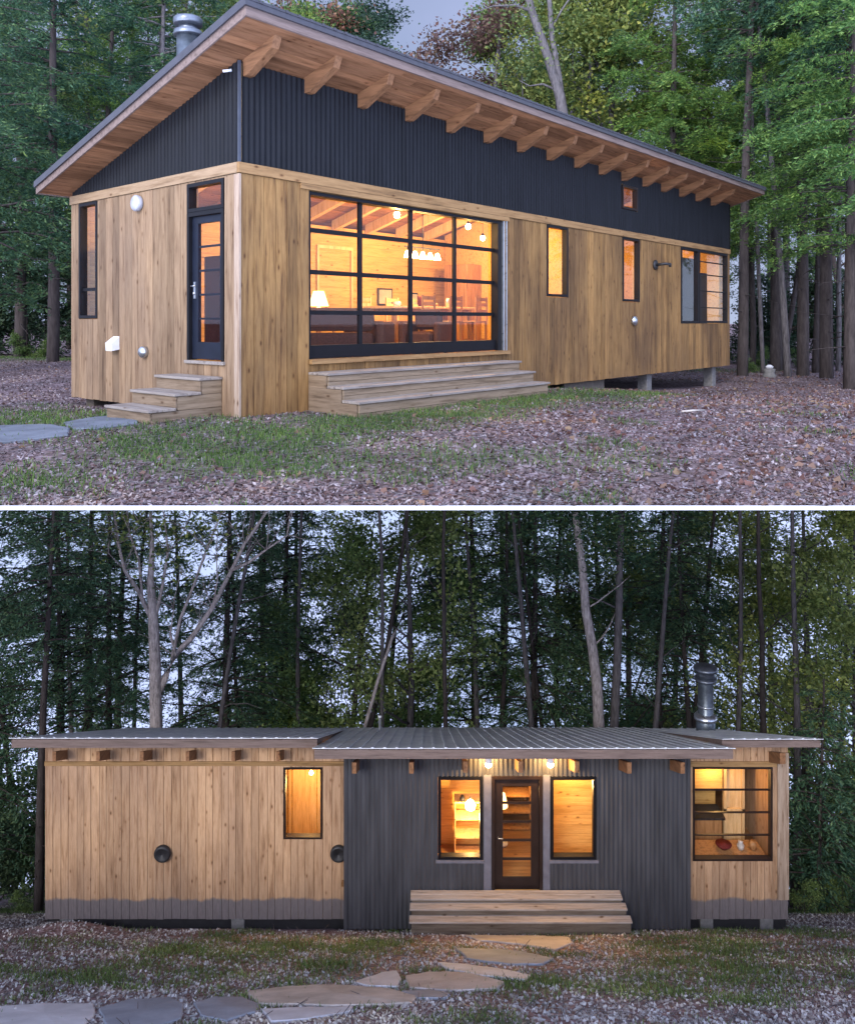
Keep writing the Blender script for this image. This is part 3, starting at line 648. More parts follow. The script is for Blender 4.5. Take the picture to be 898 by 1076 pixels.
# things fixed on the walls
mb = MB(); mb.lathe([(.11, 0), (.12, .02), (.12, .07), (.10, .09), (.02, .10)], 0, 0, 0, 24, Matrix.Translation((-.026, 2.42, 2.99)) @ Matrix.Rotation(R(-90), 4, 'Y'))
mb.build('wall_lamp', plain('grey_enamel', (.35, .36, .40), .5), UH)
mb = MB(); mb.add([(-.026, 3.0, 1.0), (-.026, 3.18, 1.0), (-.026, 3.18, .80), (-.026, 3.0, .80), (-.16, 3.0, .90), (-.16, 3.18, .90), (-.15, 3.18, .78), (-.15, 3.0, .78)],
    [(0, 1, 5, 4), (4, 5, 6, 7), (7, 6, 2, 3), (0, 4, 7, 3), (1, 2, 6, 5), (0, 3, 2, 1)]); mb.build('vent_hood', M['white'], UH)
mb = MB(); mb.lathe([(.085, 0), (.085, .07), (.05, .10)], 0, 0, 0, 20, Matrix.Translation((-.026, 2.24, .78)) @ Matrix.Rotation(R(-90), 4, 'Y')); mb.build('vent_cap', M['steel'], UH)
mb = MB(); mb.lathe([(.11, 0), (.11, .06), (.04, .09)], 0, 0, 0, 20, Matrix.Translation((11.05, -.026, 1.24)) @ Matrix.Rotation(R(90), 4, 'X')); mb.build('vent_cap', M['steel'], UH)
mb = MB(); mb.lathe([(.12, 0), (.12, .03), (.03, .04)], 0, 0, 0, 20, Matrix.Translation((12.2, -.026, 2.6)) @ Matrix.Rotation(R(90), 4, 'X')); mb.tube([(12.2, -.05, 2.6), (12.2, -.28, 2.62), (12.45, -.30, 2.62), (12.45, -.30, 2.55)], .035, 10)
mb.build('wall_lamp', M['black'], UH)
mb = MB(); mb.tube([(-.03, .13, 4.52), (-.12, .20, 4.50)], .018, 10); mb.build('flood_light', M['white'], UH)
# chimney flue
ch = empty('chimney', (.66, 2.2, roofz(2.2)+.15)); ch.parent = UH
mb = MB(); mb.lathe([(.17, -.05), (.17, 1.50), (.13, 1.50)], n=28); mb.build('flue_pipe', M['flue'], ch)
mb = MB(); mb.lathe([(.14, 1.50), (.14, 1.60)], n=20)
mb.build('flue_neck', M['steelcap'], ch)
mb = MB(); mb.lathe([(.20, 1.60), (.22, 1.62), (.22, 1.70), (.20, 1.72), (.05, 1.77)], n=28); mb.lathe([(.21, 1.44), (.22, 1.46), (.21, 1.52), (.18, 1.53)], n=28)
mb.build('flue_cap', M['steelcap'], ch)
# underside, piers
mb = MB(); mb.box(.04, L_-.04, .04, W_-.04, -.02, .60); mb.build('floor_frame', M['pierdark'], UH)
for u, v in [(.3, W_-.25), (.5, W_*.5), (9.3, .25), (12.2, .25), (16.3, .25), (12.2, W_-.3), (16.5, W_-.3), (7, W_-.3), (3.5, W_-.3)]:
    mb = MB(); mb.box(u-.13, u+.13, v-.13, v+.13, -1.0, -.021, c=.01); mb.build('pier', M['concrete'] if u > 9 else M['pierdark'], UH)
mb = MB(); mb.box(8.2, 9.9, .10, .14, -.6, -.025); mb.build('skirt_board', M['pierdark'], UH)
# interior shell
mb = MB(); y = .17
while y < W_-.2: mb.box(.17, L_-.17, y, min(y+.13, W_-.18), .602, .622); y += .132
mb.build('floor', M['infloor'], UH)
mb = MB()
for zz in np.arange(.63, 3.15, .19): mb.box(.17, 9.5, W_-.19, W_-.17, zz, zz+.187)
mb.build('wall_lining', M['inwall'], UH)
mb = MB(); wbox(mb, lambda s, o, z: (9.5+o, s, z), .17, W_-.2, 0, .1, .63, 3, top=lambda s: roofz(s)-.02); mb.build('partition', M['inwall'], UH)
mb = MB(); wbox(mb, lambda s, o, z: (13.0+o, s, z), .17, W_-.2, 0, .1, .63, 3, top=lambda s: roofz(s)-.02); mb.build('partition', M['inwall'], UH)
for i in range(9):
    u = .6+i*1.02; mb = MB(); mb.prism([(.17, roofz(.17)-.22), (W_-.2, roofz(W_-.2)-.22), (W_-.2, roofz(W_-.2)-.002), (.17, roofz(.17)-.002)], 'x', u-.06, u+.06)
    mb.build('ceiling_beam', M['furnpale'], UH)
mb = MB(); mb.box(6.2, 6.26, W_-.23, W_-.19, .63, 2.8); mb.box(5.2, 5.26, W_-.23, W_-.19, .63, 2.8); mb.box(5.2, 6.26, W_-.235, W_-.19, 2.8, 2.87); mb.build('door_casing', M['furnpale'], UH)
mb = MB(); mb.box(8.9, 9.48, 3.2, 3.9, .63, 2.6, c=.01); mb.build('cupboard', M['furn'], UH)

def UP(u, v, z):
    return Vector((UC.x+u*.6517-v*.7585, UC.y+u*.7585+v*.6517, z))
# lamps inside the cabin
def pendant(p, label, drop, group=None):
    t = empty('pendant_lamp', p, 0, label, 'lamp', group)
    mb = MB(); mb.tube([(0, 0, .04), (0, 0, drop)], .006, 6); mb.lathe([(.03, .03), (.045, .05), (.02, .10)], n=16); mb.build('cord', M['black'], t)
    mb = MB(); mb.lathe([(.005, -.07), (.045, -.05), (.06, 0), (.045, .04), (.02, .05)], n=16); mb.build('bulb', M['bulb'], t)
    return t
pts = [((4.3, 1.2), 'bare glowing ceiling bulb at the left of the big glazed door', 3.15), ((2.6, 2.2), 'bare glowing bulb high in the second pane column of the glazed door', 3.2),
       ((6.9, 1.6), 'bare glowing bulb in the upper right panes of the glazed door', 3.2), ((8.2, 2.2), 'bare glowing bulb by the right jamb of the glazed door', 3.1)]
for (u, v), lab, z in pts:
    pendant(UP(u, v, z), lab, roofz(v)-z-.01)
    point_light(UP(u, v, z-.22), 105)
pendant(UP(10.9, 2.0, 2.9), 'glowing bulb behind the middle slim window of the upper cabin', roofz(2.0)-2.9-.01); point_light(UP(10.9, 1.6, 2.6), 110)
pendant(UP(15.6, 3.0, 2.8), 'glowing bulb in the far end room of the upper cabin', roofz(3.0)-2.8-.01); point_light(UP(15.6, 2.6, 2.6), 170)
# chandelier
cz = 2.66; t = empty('chandelier', UP(6.5, 2.5, cz), URZ, 'five armed chandelier with glowing glass cups over the long table', 'chandelier')
mb = MB(); mb.tube([(0, 0, .05), (0, 0, roofz(2.5)-cz-.01)], .01); mb.box(-.55, .55, -.015, .015, .10, .13)
for i in range(5):
    x = -.48+.24*i; mb.tube([(x, 0, .115), (x, 0, .03)], .008, 6)
mb.build('chandelier_frame', M['black'], t)
for i in range(5):
    mb = MB(); mb.lathe([(.02, .03), (.035, .02), (.06, -.06), (.075, -.11), (.05, -.112)], -.48+.24*i, 0, 0, 16); mb.build('shade', M['bulb'], t)
point_light(UP(6.5, 2.5, 2.40), 110)
# long table
t = empty('dining_table', UP(6.4, 2.45, .622), URZ, 'long tall wooden dining table under the chandelier', 'table')
mb = MB(); mb.box(-1.3, 1.3, -.42, .42, .86, .91, c=.008); mb.build('tabletop', M['furnpale'], t)
mb = MB(); mb.box(-1.2, 1.2, -.34, .34, .78, .858); mb.build('apron', M['furn'], t)
for x in (-1.2, 1.2):
    for y in (-.34, .34): mb = MB(); mb.box(x-.04, x+.04, y-.04, y+.04, 0, .778, c=.006); mb.build('leg', M['furn'], t)
def chair(p, rz, lab, mat, h=.62, back=1.12):
    t = empty('chair', p, rz, lab, 'chair', 'tall chairs round the dining table')
    mb = MB(); mb.box(-.20, .20, -.20, .20, h-.04, h, c=.01); mb.build('seat', mat, t)
    mb = MB()
    for x in (-.18, .18): mb.box(x-.018, x+.018, .17, .20, h, back)
    for z in (h+.16, h+.30, back-.09): mb.box(-.16, .16, .175, .195, z, z+.07)
    mb.build('backrest', mat, t)
    for x in (-.175, .175):
        for y in (-.175, .175): mb = MB(); mb.box(x-.02, x+.02, y-.02, y+.02, 0, h-.041); mb.build('leg', mat, t)
    mb = MB(); mb.box(-.155, .155, -.18, -.16, .2, .235); mb.box(-.155, .155, .16, .18, .2, .235); mb.build('stretcher', mat, t); return t
ordn = ['first', 'second', 'third']
for i in range(3):
    chair(UP(5.6+.85*i, 1.75, .622), URZ+R(180), ordn[i]+' tall chair from the left on the near side of the dining table', M['furn'])
    chair(UP(5.6+.85*i, 3.15, .622), URZ, ordn[i]+' pale chair from the left on the far side of the dining table', M['furnpale'])
# armchairs, sofa, lamp and side table
def armchair(p, rz, lab, wd=.8, cat='armchair', mat='darkfab'):
    t = empty(cat, p, rz, lab, cat)
    mb = MB(); mb.box(-wd/2+.1, wd/2-.1, -.35, .3, .12, .42, c=.05); mb.build('seat', M[mat], t)
    mb = MB(); mb.box(-wd/2+.08, wd/2-.08, .18, .36, .42, .80, Matrix.Rotation(R(8), 4, 'X'), c=.06); mb.build('backrest', M[mat], t)
    for s in (-1, 1): mb = MB(); mb.box(s*wd/2-.07, s*wd/2+.07, -.36, .38, .1, .60, c=.04); mb.build('armrest', M[mat], t)
    for x in (-wd/2+.05, wd/2-.05):
        for y in (-.3, .3): mb = MB(); mb.box(x-.03, x+.03, y-.03, y+.03, 0, .1); mb.build('leg', M['furn'], t)
    return t
armchair(UP(2.7, 1.45, .622), URZ+R(150), 'dark brown sofa with low back inside the left of the glazed door', 1.9, 'sofa')
armchair(UP(4.3, 1.9, .622), URZ+R(60), 'dark armchair turned sideways below the second pane column')
armchair(UP(5.2, 1.3, .622), URZ+R(-70), 'dark armchair with its side to the window, before the long table', .7)
for i, (x, r_, h_, m_, lab) in enumerate([(-.8, .09, .10, 'white', 'white bowl at the left end of the dining table'), (-.1, .06, .22, 'redfab', 'dark red vase in the middle of the dining table'), (.35, .10, .08, 'furn', 'wooden bowl right of the vase on the dining table'), (.8, .05, .2, 'steel', 'metal jug at the right end of the dining table')]):
    mb = MB(); mb.lathe([(r_*.6, 0), (r_, h_*.5), (r_*.7, h_), (r_*.6, h_)], n=16)
    o = mb.build('bowl' if 'bowl' in lab else ('vase' if 'vase' in lab else 'jug'), M[m_], None, UP(6.4+x, 2.4, .622+.911)); tag(o, lab, o.name.split('.')[0])
for (u_, z_, w_, h_, lab) in [(4.5, 1.75, .35, .5, 'dark framed picture on the far wall behind the second pane column'), (7.3, 1.8, .5, .4, 'wide dark picture on the far wall behind the chandelier'), (8.3, 1.7, .3, .45, 'small dark picture at the right of the far wall')]:
    t = empty('picture', UP(u_, W_-.195, z_), URZ, lab, 'picture')
    mb = MB(); mb.box(-w_/2, w_/2, -.03, 0, -h_/2, h_/2, c=.004); mb.build('picture_frame', M['black'], t)
    mb = MB(); mb.box(-w_/2+.04, w_/2-.04, -.035, -.031, -h_/2+.04, h_/2-.04); mb.build('picture_sheet', M['stone_tan'], t)
t = empty('side_table', UP(3.95, 2.9, .622), URZ, 'small square side table under the shaded lamp', 'side table')
mb = MB(); mb.box(-.25, .25, -.25, .25, .56, .6, c=.006); mb.build('tabletop', M['furn'], t)
for x in (-.2, .2):
    for y in (-.2, .2): mb = MB(); mb.box(x-.02, x+.02, y-.02, y+.02, 0, .559); mb.build('leg', M['furn'], t)
t = empty('table_lamp', UP(3.95, 2.9, 1.224), URZ, 'lit table lamp with cone shade at the left edge of the glazed door', 'lamp')
mb = MB(); mb.lathe([(.09, 0), (.10, .02), (.05, .06), (.08, .16), (.07, .24), (.02, .30), (.015, .36)], n=20); mb.build('lamp_base', M['white'], t)
mb = MB(); mb.lathe([(.19, .30), (.10, .58), (.095, .58), (.185, .30)], n=24); mb.build('lamp_shade', M['shade'], t)
t = MB()
for i in range(14): t.tube([(3.35+.05*i, W_-.24-.02*(i % 2), .7), (3.35+.05*i, W_-.24-.02*(i % 2), 2.3)], .028, 8)
o = t.build('curtain', M['curtain']); o.location = UC; o.rotation_euler = (0, 0, URZ); tag(o, 'dark blue curtain hanging behind the table lamp', 'curtain')

for nm, lab, (ua, ub, va, vb, zt_) in [
    ('wardrobe', 'dark wardrobe seen through the small gable door of the upper cabin', (1.0, 1.14, 1.55, 2.28, 2.25)),
    ('wardrobe', 'dark box added to darken the tall rear window in the gable wall', (.55, .95, 3.75, 4.33, 2.5)),  # unseen furniture, added so the window reads dark
    ('wardrobe', 'dark box added to darken the plain half of the far corner window', (14.3, 15.45, .32, .75, 2.95)),  # added as dark fill behind this pane
    ('bookcase', 'dark open bookcase behind the barred half of the far corner window', (15.9, 16.5, .4, .7, 2.6))]:
    t = empty(nm, UP((ua+ub)/2, (va+vb)/2, .622), URZ, lab, nm)
    a, b, h = (ub-ua)/2, (vb-va)/2, zt_-.622
    mb = MB(); mb.box(-a, a, -b, b, .04, h, c=.012); mb.build('body', M['darkfab'] if nm == 'wardrobe' else M['curtain'], t)
    mb = MB(); mb.box(-a+.03, a-.03, -b-.012, -b-.001, .1, h-.04, c=.003); mb.build('door' if nm == 'wardrobe' else 'back_panel', M['black'], t)
    mb = MB(); mb.box(-a+.02, a-.02, -b+.02, b-.02, 0, .039); mb.build('plinth', M['black'], t)

# ------------------------------------------------------------------ steps of the upper cabin
def planks(mb, x0, x1, y0, y1, z0, z1, nb, axis='y', T=None):
    for i in range(nb):
        if axis == 'y':
            a = y0+(y1-y0)*i/nb; b = y0+(y1-y0)*(i+1)/nb; mb.box(x0, x1, a+.002, b-.002, z0, z1, T, c=.004)
        else:
            a = z0+(z1-z0)*i/nb; b = z0+(z1-z0)*(i+1)/nb; mb.box(x0, x1, y0, y1, a+.002, b-.002, T, c=.003)
st = empty('wooden_steps', UP(3.6, 0, 0), URZ, 'wide three tier wooden steps below the big glazed door of the upper cabin', 'steps')
# tier: (left, right, depth, top)
tiers = [(-2.46, 2.22, .42, .52), (-2.46, 2.22, .72, .345), (-2.46, 2.22, 1.02, .165)]
prev = .03
for k, (a, b, dp, tp) in enumerate(tiers):
    b2 = b; mb = MB(); planks(mb, a-.0, b2+.02, -dp-.03, -prev, tp-.035, tp, 2 if k == 0 else 2); mb.build('tread', M['tread'], st)
    mb = MB(); planks(mb, a+.03, b2-.02, -dp, -dp+.025, tp-.21 if k < 2 else -.12, tp-.037, 2, 'z'); mb.build('riser', M['step'], st)
    prev = dp-.005
for sx_ in (-2.43, 2.19):
    mb = MB(); mb.box(sx_-.02, sx_+.02, -.99, -.03, -.12, .125); mb.box(sx_-.02, sx_+.02, -.69, -.03, .127, .305); mb.box(sx_-.02, sx_+.02, -.39, -.03, .307, .48); mb.build('side_board', M['stepside'], st)
ss = empty('wooden_steps', UP(0, .77, 0), URZ, 'narrow three tier wooden steps at the small gable door of the upper cabin', 'steps')
tiers = [(-.42, .62, .36, .50), (-.42, .62, .72, .32), (-.42, .62, 1.08, .14)]
prev = .03
def Y(mb_fn): pass
for k, (a, b, dp, tp) in enumerate(tiers):
    mb = MB()
    for i in range(2):
        xa = -dp-.03+(dp+.03-prev)*i/2; xb = -dp-.03+(dp+.03-prev)*(i+1)/2; mb.box(xa+.002, xb-.002, a-.02, b+.02, tp-.035, tp, c=.004)
    mb.build('tread', M['treadside'], ss)
    mb = MB(); mb.box(-dp, -dp+.025, a, b, tp-.18 if k < 2 else -.12, tp-.037, c=.003); mb.build('riser', M['stepside'], ss)
    prev = dp-.005
for sy_ in (-.40, .60):
    mb = MB(); mb.box(-1.05, -.03, sy_-.018, sy_+.018, -.12, .10, c=.003); mb.box(-.69, -.03, sy_-.018, sy_+.018, .104, .28, c=.003); mb.box(-.33, -.03, sy_-.018, sy_+.018, .284, .46, c=.003); mb.build('side_board', M['step'], ss)

# ------------------------------------------------------------------ flagstones
def ground_hit(px, py, zf):
    lo, hi = 4.0, 60.0
    f = lambda d: at(px, py, d).z-float(zf((px-449)/F*d, d))
    for _ in range(50):
        m = (lo+hi)/2
        if f(m) > 0: lo = m
        else: hi = m
    return at(px, py, lo)
def flagstone(poly, zf, mat, label, group, th=.035, seed=0):
    r = random.Random(seed); P = [ground_hit(x, y, zf) for x, y in poly]
    Q = []
    n = len(P)
    for i in range(n):
        a, b = P[i], P[(i+1) % n]
        for k in range(4):
            q = a.lerp(b, k/4)
            q = q+Vector((r.uniform(-1, 1), r.uniform(-1, 1), 0))*.012*(1 if k else .5)
            Q.append(q)
    c = sum(Q, Vector())/len(Q)
    bm = bmesh.new()
    gr = lambda q: Vector((q.x, q.y, float(zf(q.x, q.y))))
    top = [bm.verts.new(gr(c+(q-c)*.975)+Vector((0, 0, th+r.uniform(-.003, .003)))-c) for q in Q]
    mid = [bm.verts.new(gr(q)+Vector((0, 0, th-.012))-c) for q in Q]
    bot = [bm.verts.new(gr(q)+Vector((0, 0, -.03))-c) for q in Q]
    ct = bm.verts.new(gr(c)+Vector((0, 0, th+.004))-c); m = len(Q)
    for i in range(m):
        j = (i+1) % m
        bm.faces.new((top[i], top[j], ct)); bm.faces.new((mid[i], mid[j], top[j], top[i])); bm.faces.new((bot[i], bot[j], mid[j], mid[i]))
    bmesh.ops.recalc_face_normals(bm, faces=bm.faces)
    me = bpy.data.meshes.new('flagstone'); bm.to_mesh(me); bm.free(); me.materials.append(M[mat])
    o = bpy.data.objects.new('flagstone', me); COL.objects.link(o); o.location = c
    return tag(o, label, 'paving stone', group)
for i, (poly, m, lab) in enumerate(STONES_U): flagstone(poly, zu, m, lab, 'paving stones in the upper clearing', .03, 1+i)
# small things lying on the upper ground
p = ground_hit(808, 396, zu); t = empty('birdbath_stone', p, .3, 'small grey stone pedestal with pale top at the edge of the trees', 'stone')
mb = MB(); mb.lathe([(.20, -.05), (.22, .05), (.16, .15), (.2, .26), (.05, .3)], n=9); mb.build('pedestal', M['concrete'], t)
mb = MB(); mb.lathe([(.10, .29), (.13, .34), (.05, .40)], n=10); mb.build('cap_stone', M['stone_white'], t)
p = ground_hit(728, 434, zu); mb = MB(); mb.tube([(-.18, -.08, .03), (0, 0, .035), (.2, .1, .03)], [.014, .016, .008], 7); o = mb.build('stick', M['stone_tan'], None, p); tag(o, 'short pale stick lying on the leaves right of the upper cabin', 'stick')

# ================================================================== THE LOWER HILLSIDE: ground
_D = np.array([7.0, 8.0, 9, 10, 12, 14.6, 18, 22, 30, 45, 70, 100])
_Y = np.array([1102., 1082, 1056, 1035, 1004, 978, 963, 957, 948, 940, 934, 930])
_Z = CAMZ-(_Y-337)/F*_D
def zl(X, Y):
    X = np.asarray(X, float); Y = np.asarray(Y, float)
    z = np.interp(Y, _D, _Z)
    z = z+.05*(nsn(X*.8+5, Y*.8)-.5)*(Y < 24)+.03*(nsn(X*2.3, Y*2.1+3)-.5)*(Y < 24)
    z = z+.16*np.exp(-((X+6.3)/.8)**2-((Y-14.5)/.5)**2)
    return z
def grass_l(X, Y):
    X = np.asarray(X, float); Y = np.asarray(Y, float)
    g = .75*np.exp(-((X+2.3)/2.2)**2-((Y-12.6)/1.0)**2)+.6*np.exp(-((X-4.3)/1.6)**2-((Y-12.2)/2.0)**2)
    g += .5*np.exp(-((X+4)/2.5)**2-((Y-10.6)/.8)**2)+.5*np.exp(-((X-2)/3)**2-((Y-10)/.7)**2)+.6*np.exp(-((X-6.4)/1.)**2-((Y-14.6)/.8)**2)
    g += .9*np.exp(-((Y-21)/1.6)**2)*(np.abs(X) > 8)
    g += .55*np.clip(nsn(X*1.4+6, Y*1.7+1)*2.2-1.0, 0, 1)*(Y < 15)
    return np.clip(g*(.3+1.4*nsn(X*2.6+3, Y*2.9)), 0, 1)
xs = np.unique(np.concatenate([np.linspace(-90, -16, 14), np.arange(-16, -8, .5), np.arange(-8, 8, .12), np.arange(8, 16, .5), np.linspace(16, 90, 14)]))
ys = np.unique(np.concatenate([np.arange(7.6, 16, .12), np.arange(16, 26, .4), np.arange(26, 72, 2.)]))
tag(grid_mesh('slope', xs, ys, zl, grass_l, M['slope']), kind='structure')
in_house = lambda x, y: ~((y > 14.65) & (x > -6.9) & (x < 6.6) & (y < 19.6))
P, rng = scatter(150000, (0, 0), (7.7, 26), zl, lambda x, y: in_house(x, y)*(1-.7*grass_l(x, y))*np.clip(.35+1.1*nsn(x*1.9+4, y*2.1), .3, 1), 13, 1.3)
P[:, 2] += .012
o = bpy.data.objects.new('fallen_leaves', quad_mesh('fallen_leaves', leaf_quads(P, .037, rng, 1.1, aspect=.62, sv=.8), M['litter_pale'])); COL.objects.link(o)
tag(o, 'mauve and grey fallen leaves strewn before the lower cabin', 'leaves', kind='stuff')
P, rng = scatter(430000, (0, 0), (7.7, 24), zl, lambda x, y: in_house(x, y)*np.clip(grass_l(x, y)*1.1-.1, 0, 1)*.8, 14, 1.1)
tag(grass_blades('grass', P, rng, .045, .006, mat='grasslow'), 'thin grass growing round the stone path of the lower cabin', 'grass', kind='stuff')

P, rng = scatter(900, (0, 0), (7.8, 15), zl, lambda x, y: in_house(x, y)*1.0, 9, 1.2)
twigs('twigs', P, rng, 'thin grey twigs lying on the ground before the lower cabin')
# ================================================================== THE LOWER CABIN
D1, D2 = 14.6, 14.95                          # entrance front, timber front
LH = empty('timber_cabin', (0, D1, -9.66), 0, 'low timber and grey corrugated cabin with pale metal roof and lit entrance', 'house')
def lo(x, y, d): p = at(x, y, d); return p-LH.location
def loX(x, d=D1): return (x-449)/F*d
def loZ(y, d=D1): return CAMZ-(y-337)/F*d+9.66
def fw1(s, o, z): return (s, -o, z)
def fw2(s, o, z): return (s, (D2-D1)-o, z)
dd = D2-D1
# timber front, left and right
zA = 3.10
xL, xb0, xb1, xR = loX(48, D2), loX(363), loX(723), loX(827, D2)
zb = loZ(948, D2); z0 = loZ(965, D2)
opL = (loX(298, D2), loX(339, D2), loZ(881, D2), loZ(805.5, D2))
opR = (loX(727, D2), loX(811, D2), loZ(904, D2), loZ(805, D2))
board_wall(fw2, xL, xb0+.12, z0, zA, [opL], .15, seed=11).build('siding', M['siding_low'], LH)
board_wall(fw2, xb1-.02, xR, z0, zA, [opR], .15, seed=12).build('siding', M['siding_low'], LH)
core_wall(fw2, xL, xb0+.1, z0, zA, [opL], -.15, -.002).build('wall', M['inwall'], LH)
core_wall(fw2, xb1-.0, xR, z0, zA, [opR], -.15, -.002).build('wall', M['inwall'], LH)
mb = MB(); wbox(mb, fw2, xR-.20, xR+.005, .032, .05, zb+.07, zA-.1); mb.build('corner_board', M['trimz'], LH)
mb = MB(); wbox(mb, fw2, xb1+.03, xb1+.07, .032, .045, zb+.07, zA-.1); mb.build('corner_board', M['trimz'], LH)
mb = MB(); wbox(mb, fw2, xL, xb0-.03, .032, .05, loZ(803.5, D2), loZ(799, D2)); mb.build('frieze_board', M['trim'], LH)
mb = MB(); wbox(mb, fw2, xb1+.08, xR-.21, .032, .05, loZ(804.5, D2), loZ(799, D2)); mb.build('frieze_board', M['trim'], LH)
# entrance front in corrugated steel
zg0, zgA = loZ(976), 3.17
dop = (loX(516.5), loX(569.5), loZ(936), loZ(815))
w1 = (loX(460), loX(507), loZ(902.5), loZ(815.5)); w2 = (loX(578), loX(626), loZ(902.5), loZ(815.5))
jamb = [(loX(507), loX(516.5)), (loX(569.5), loX(578))]
plate = [(loX(508), loX(516), loZ(936), loZ(814)), (loX(570), loX(577.5), loZ(936), loZ(814))]
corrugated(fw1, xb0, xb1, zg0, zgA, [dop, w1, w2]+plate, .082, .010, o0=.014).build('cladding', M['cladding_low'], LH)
core_wall(fw1, xb0+.01, xb1-.01, zg0+.02, zgA, [dop, w1, w2], -.15, -.002).build('wall', M['inwall'], LH)
mb = MB()
for p in plate: wbox(mb, fw1, p[0]+.002, p[1]-.002, .0, .03, p[2]-.06, p[3])
wbox(mb, fw1, dop[0]-.12, dop[1]+.12, .03, .05, loZ(940.5), loZ(936.5))
wbox(mb, fw1, w1[0]-.04, w1[1]+.02, .02, .05, loZ(905.5), loZ(902.8)); wbox(mb, fw1, w2[0]-.02, w2[1]+.04, .02, .05, loZ(905.5), loZ(902.8))
mb.build('flat_trim', plain('grey_flat_steel', (.12, .12, .145), .45), LH)
mb = MB(); wbox(mb, fw1, xb0-.03, xb0+.03, -.3, .028, zg0, zgA); mb.build('corner_flashing', M['cladding_low'], LH)
mb = MB(); wbox(mb, fw1, xb1-.03, xb1+.03, -.3, .028, zg0, zgA); mb.build('corner_flashing', M['cladding_low'], LH)
window(LH, fw1, w1[0]+.004, w1[1]-.004, w1[2]+.004, w1[3]-.004, M['frame'], fw=.05)
window(LH, fw1, w2[0]+.004, w2[1]-.004, w2[2]+.004, w2[3]-.004, M['frame'], fw=.05)
window(LH, fw2, opL[0]+.004, opL[1]-.004, opL[2]+.004, opL[3]-.004, M['framebrown'], fw=.035)
ht = opR[3]-opR[2]
window(LH, fw2, opR[0]+.004, opR[1]-.004, opR[2]+.004, opR[3]-.004, M['framebrown'], fw=.035, trans=(opR[2]+ht*.26, opR[2]+ht*.50, opR[2]+ht*.74), bar=.018)
dr = empty('door', (0, 0, 0)); dr.parent = LH
a, b, c, d = dop
mb = MB(); wbox(mb, fw1, a, a+.05, -.12, .04, c, d); wbox(mb, fw1, b-.05, b, -.12, .04, c, d); wbox(mb, fw1, a+.05, b-.05, -.12, .04, d-.05, d); mb.build('door_frame', M['framebrown'], dr)
la, lb, lc, ld = a+.055, b-.055, c+.01, d-.055
mb = MB()
for q in [(la, la+.12, lc, ld), (lb-.12, lb, lc, ld), (la+.12, lb-.12, lc, lc+.20), (la+.12, lb-.12, ld-.12, ld)]: wbox(mb, fw1, q[0], q[1], -.07, -.02, q[2], q[3])
mb.build('door_leaf', M['framebrown'], dr)
mb = MB(); g0, g1 = lc+.2, ld-.12
for q in [(la+.12, la+.145, g0, g1), (lb-.145, lb-.12, g0, g1), (la+.145, lb-.145, g0, g0+.025), (la+.145, lb-.145, g1-.025, g1)]: wbox(mb, fw1, q[0], q[1], -.04, -.015, q[2], q[3])
for k in range(1, 5): zz = g0+(g1-g0)*k/5; wbox(mb, fw1, la+.145, lb-.145, -.05, -.03, zz-.02, zz+.02)
mb.build('glazing_bars', M['framebrown'], dr)
mb = MB(); wbox(mb, fw1, la+.12, lb-.12, -.046, -.042, g0, g1); mb.build('pane', M['glass'], dr)
mb = MB(); mb.tube([(la+.06, .03, c+.95), (la+.06, -.03, c+.95), (la+.14, -.03, c+.95)], .009); mb.build('handle', M['steel'], dr)
# other walls (side and rear), floor
roofL = lambda y: (loZ(775, 14.35)-.15)-.475*(y+D1-14.35)       # underside of timber roof, y local
mb = MB()
for X0, X1 in ((xL, xL+.15), (xR-.15, xR)):
    q = [(X0, dd+.16, z0), (X1, dd+.16, z0), (X1, 4.8, z0), (X0, 4.8, z0), (X0, dd+.16, roofL(dd+.16)-.02), (X1, dd+.16, roofL(dd+.16)-.02), (X1, 4.8, roofL(4.8)-.02), (X0, 4.8, roofL(4.8)-.02)]
    mb.add(q, [(0, 1, 2, 3), (4, 7, 6, 5), (0, 4, 5, 1), (1, 5, 6, 2), (2, 6, 7, 3), (3, 7, 4, 0)])
mb.box(xL+.15, xR-.15, 4.65, 4.8, z0, roofL(4.8)-.02)
mb.build('wall', M['siding_low'], LH)
mb = MB(); mb.box(xL+.02, xR-.02, dd+.02, 4.79, z0-.22, z0-.002); mb.build('floor_frame', M['black'], LH)  # coloured black to stand for the shade under the cabin
fz = c-.03
mb = MB(); y = .16
while y < 4.6: mb.box(xb0-.1 if y < dd+.2 else xL+.16, xb1+.1 if y < dd+.2 else xR-.16, y, y+.13, fz-.02, fz); y += .132
mb.build('floor', M['infloor'], LH)
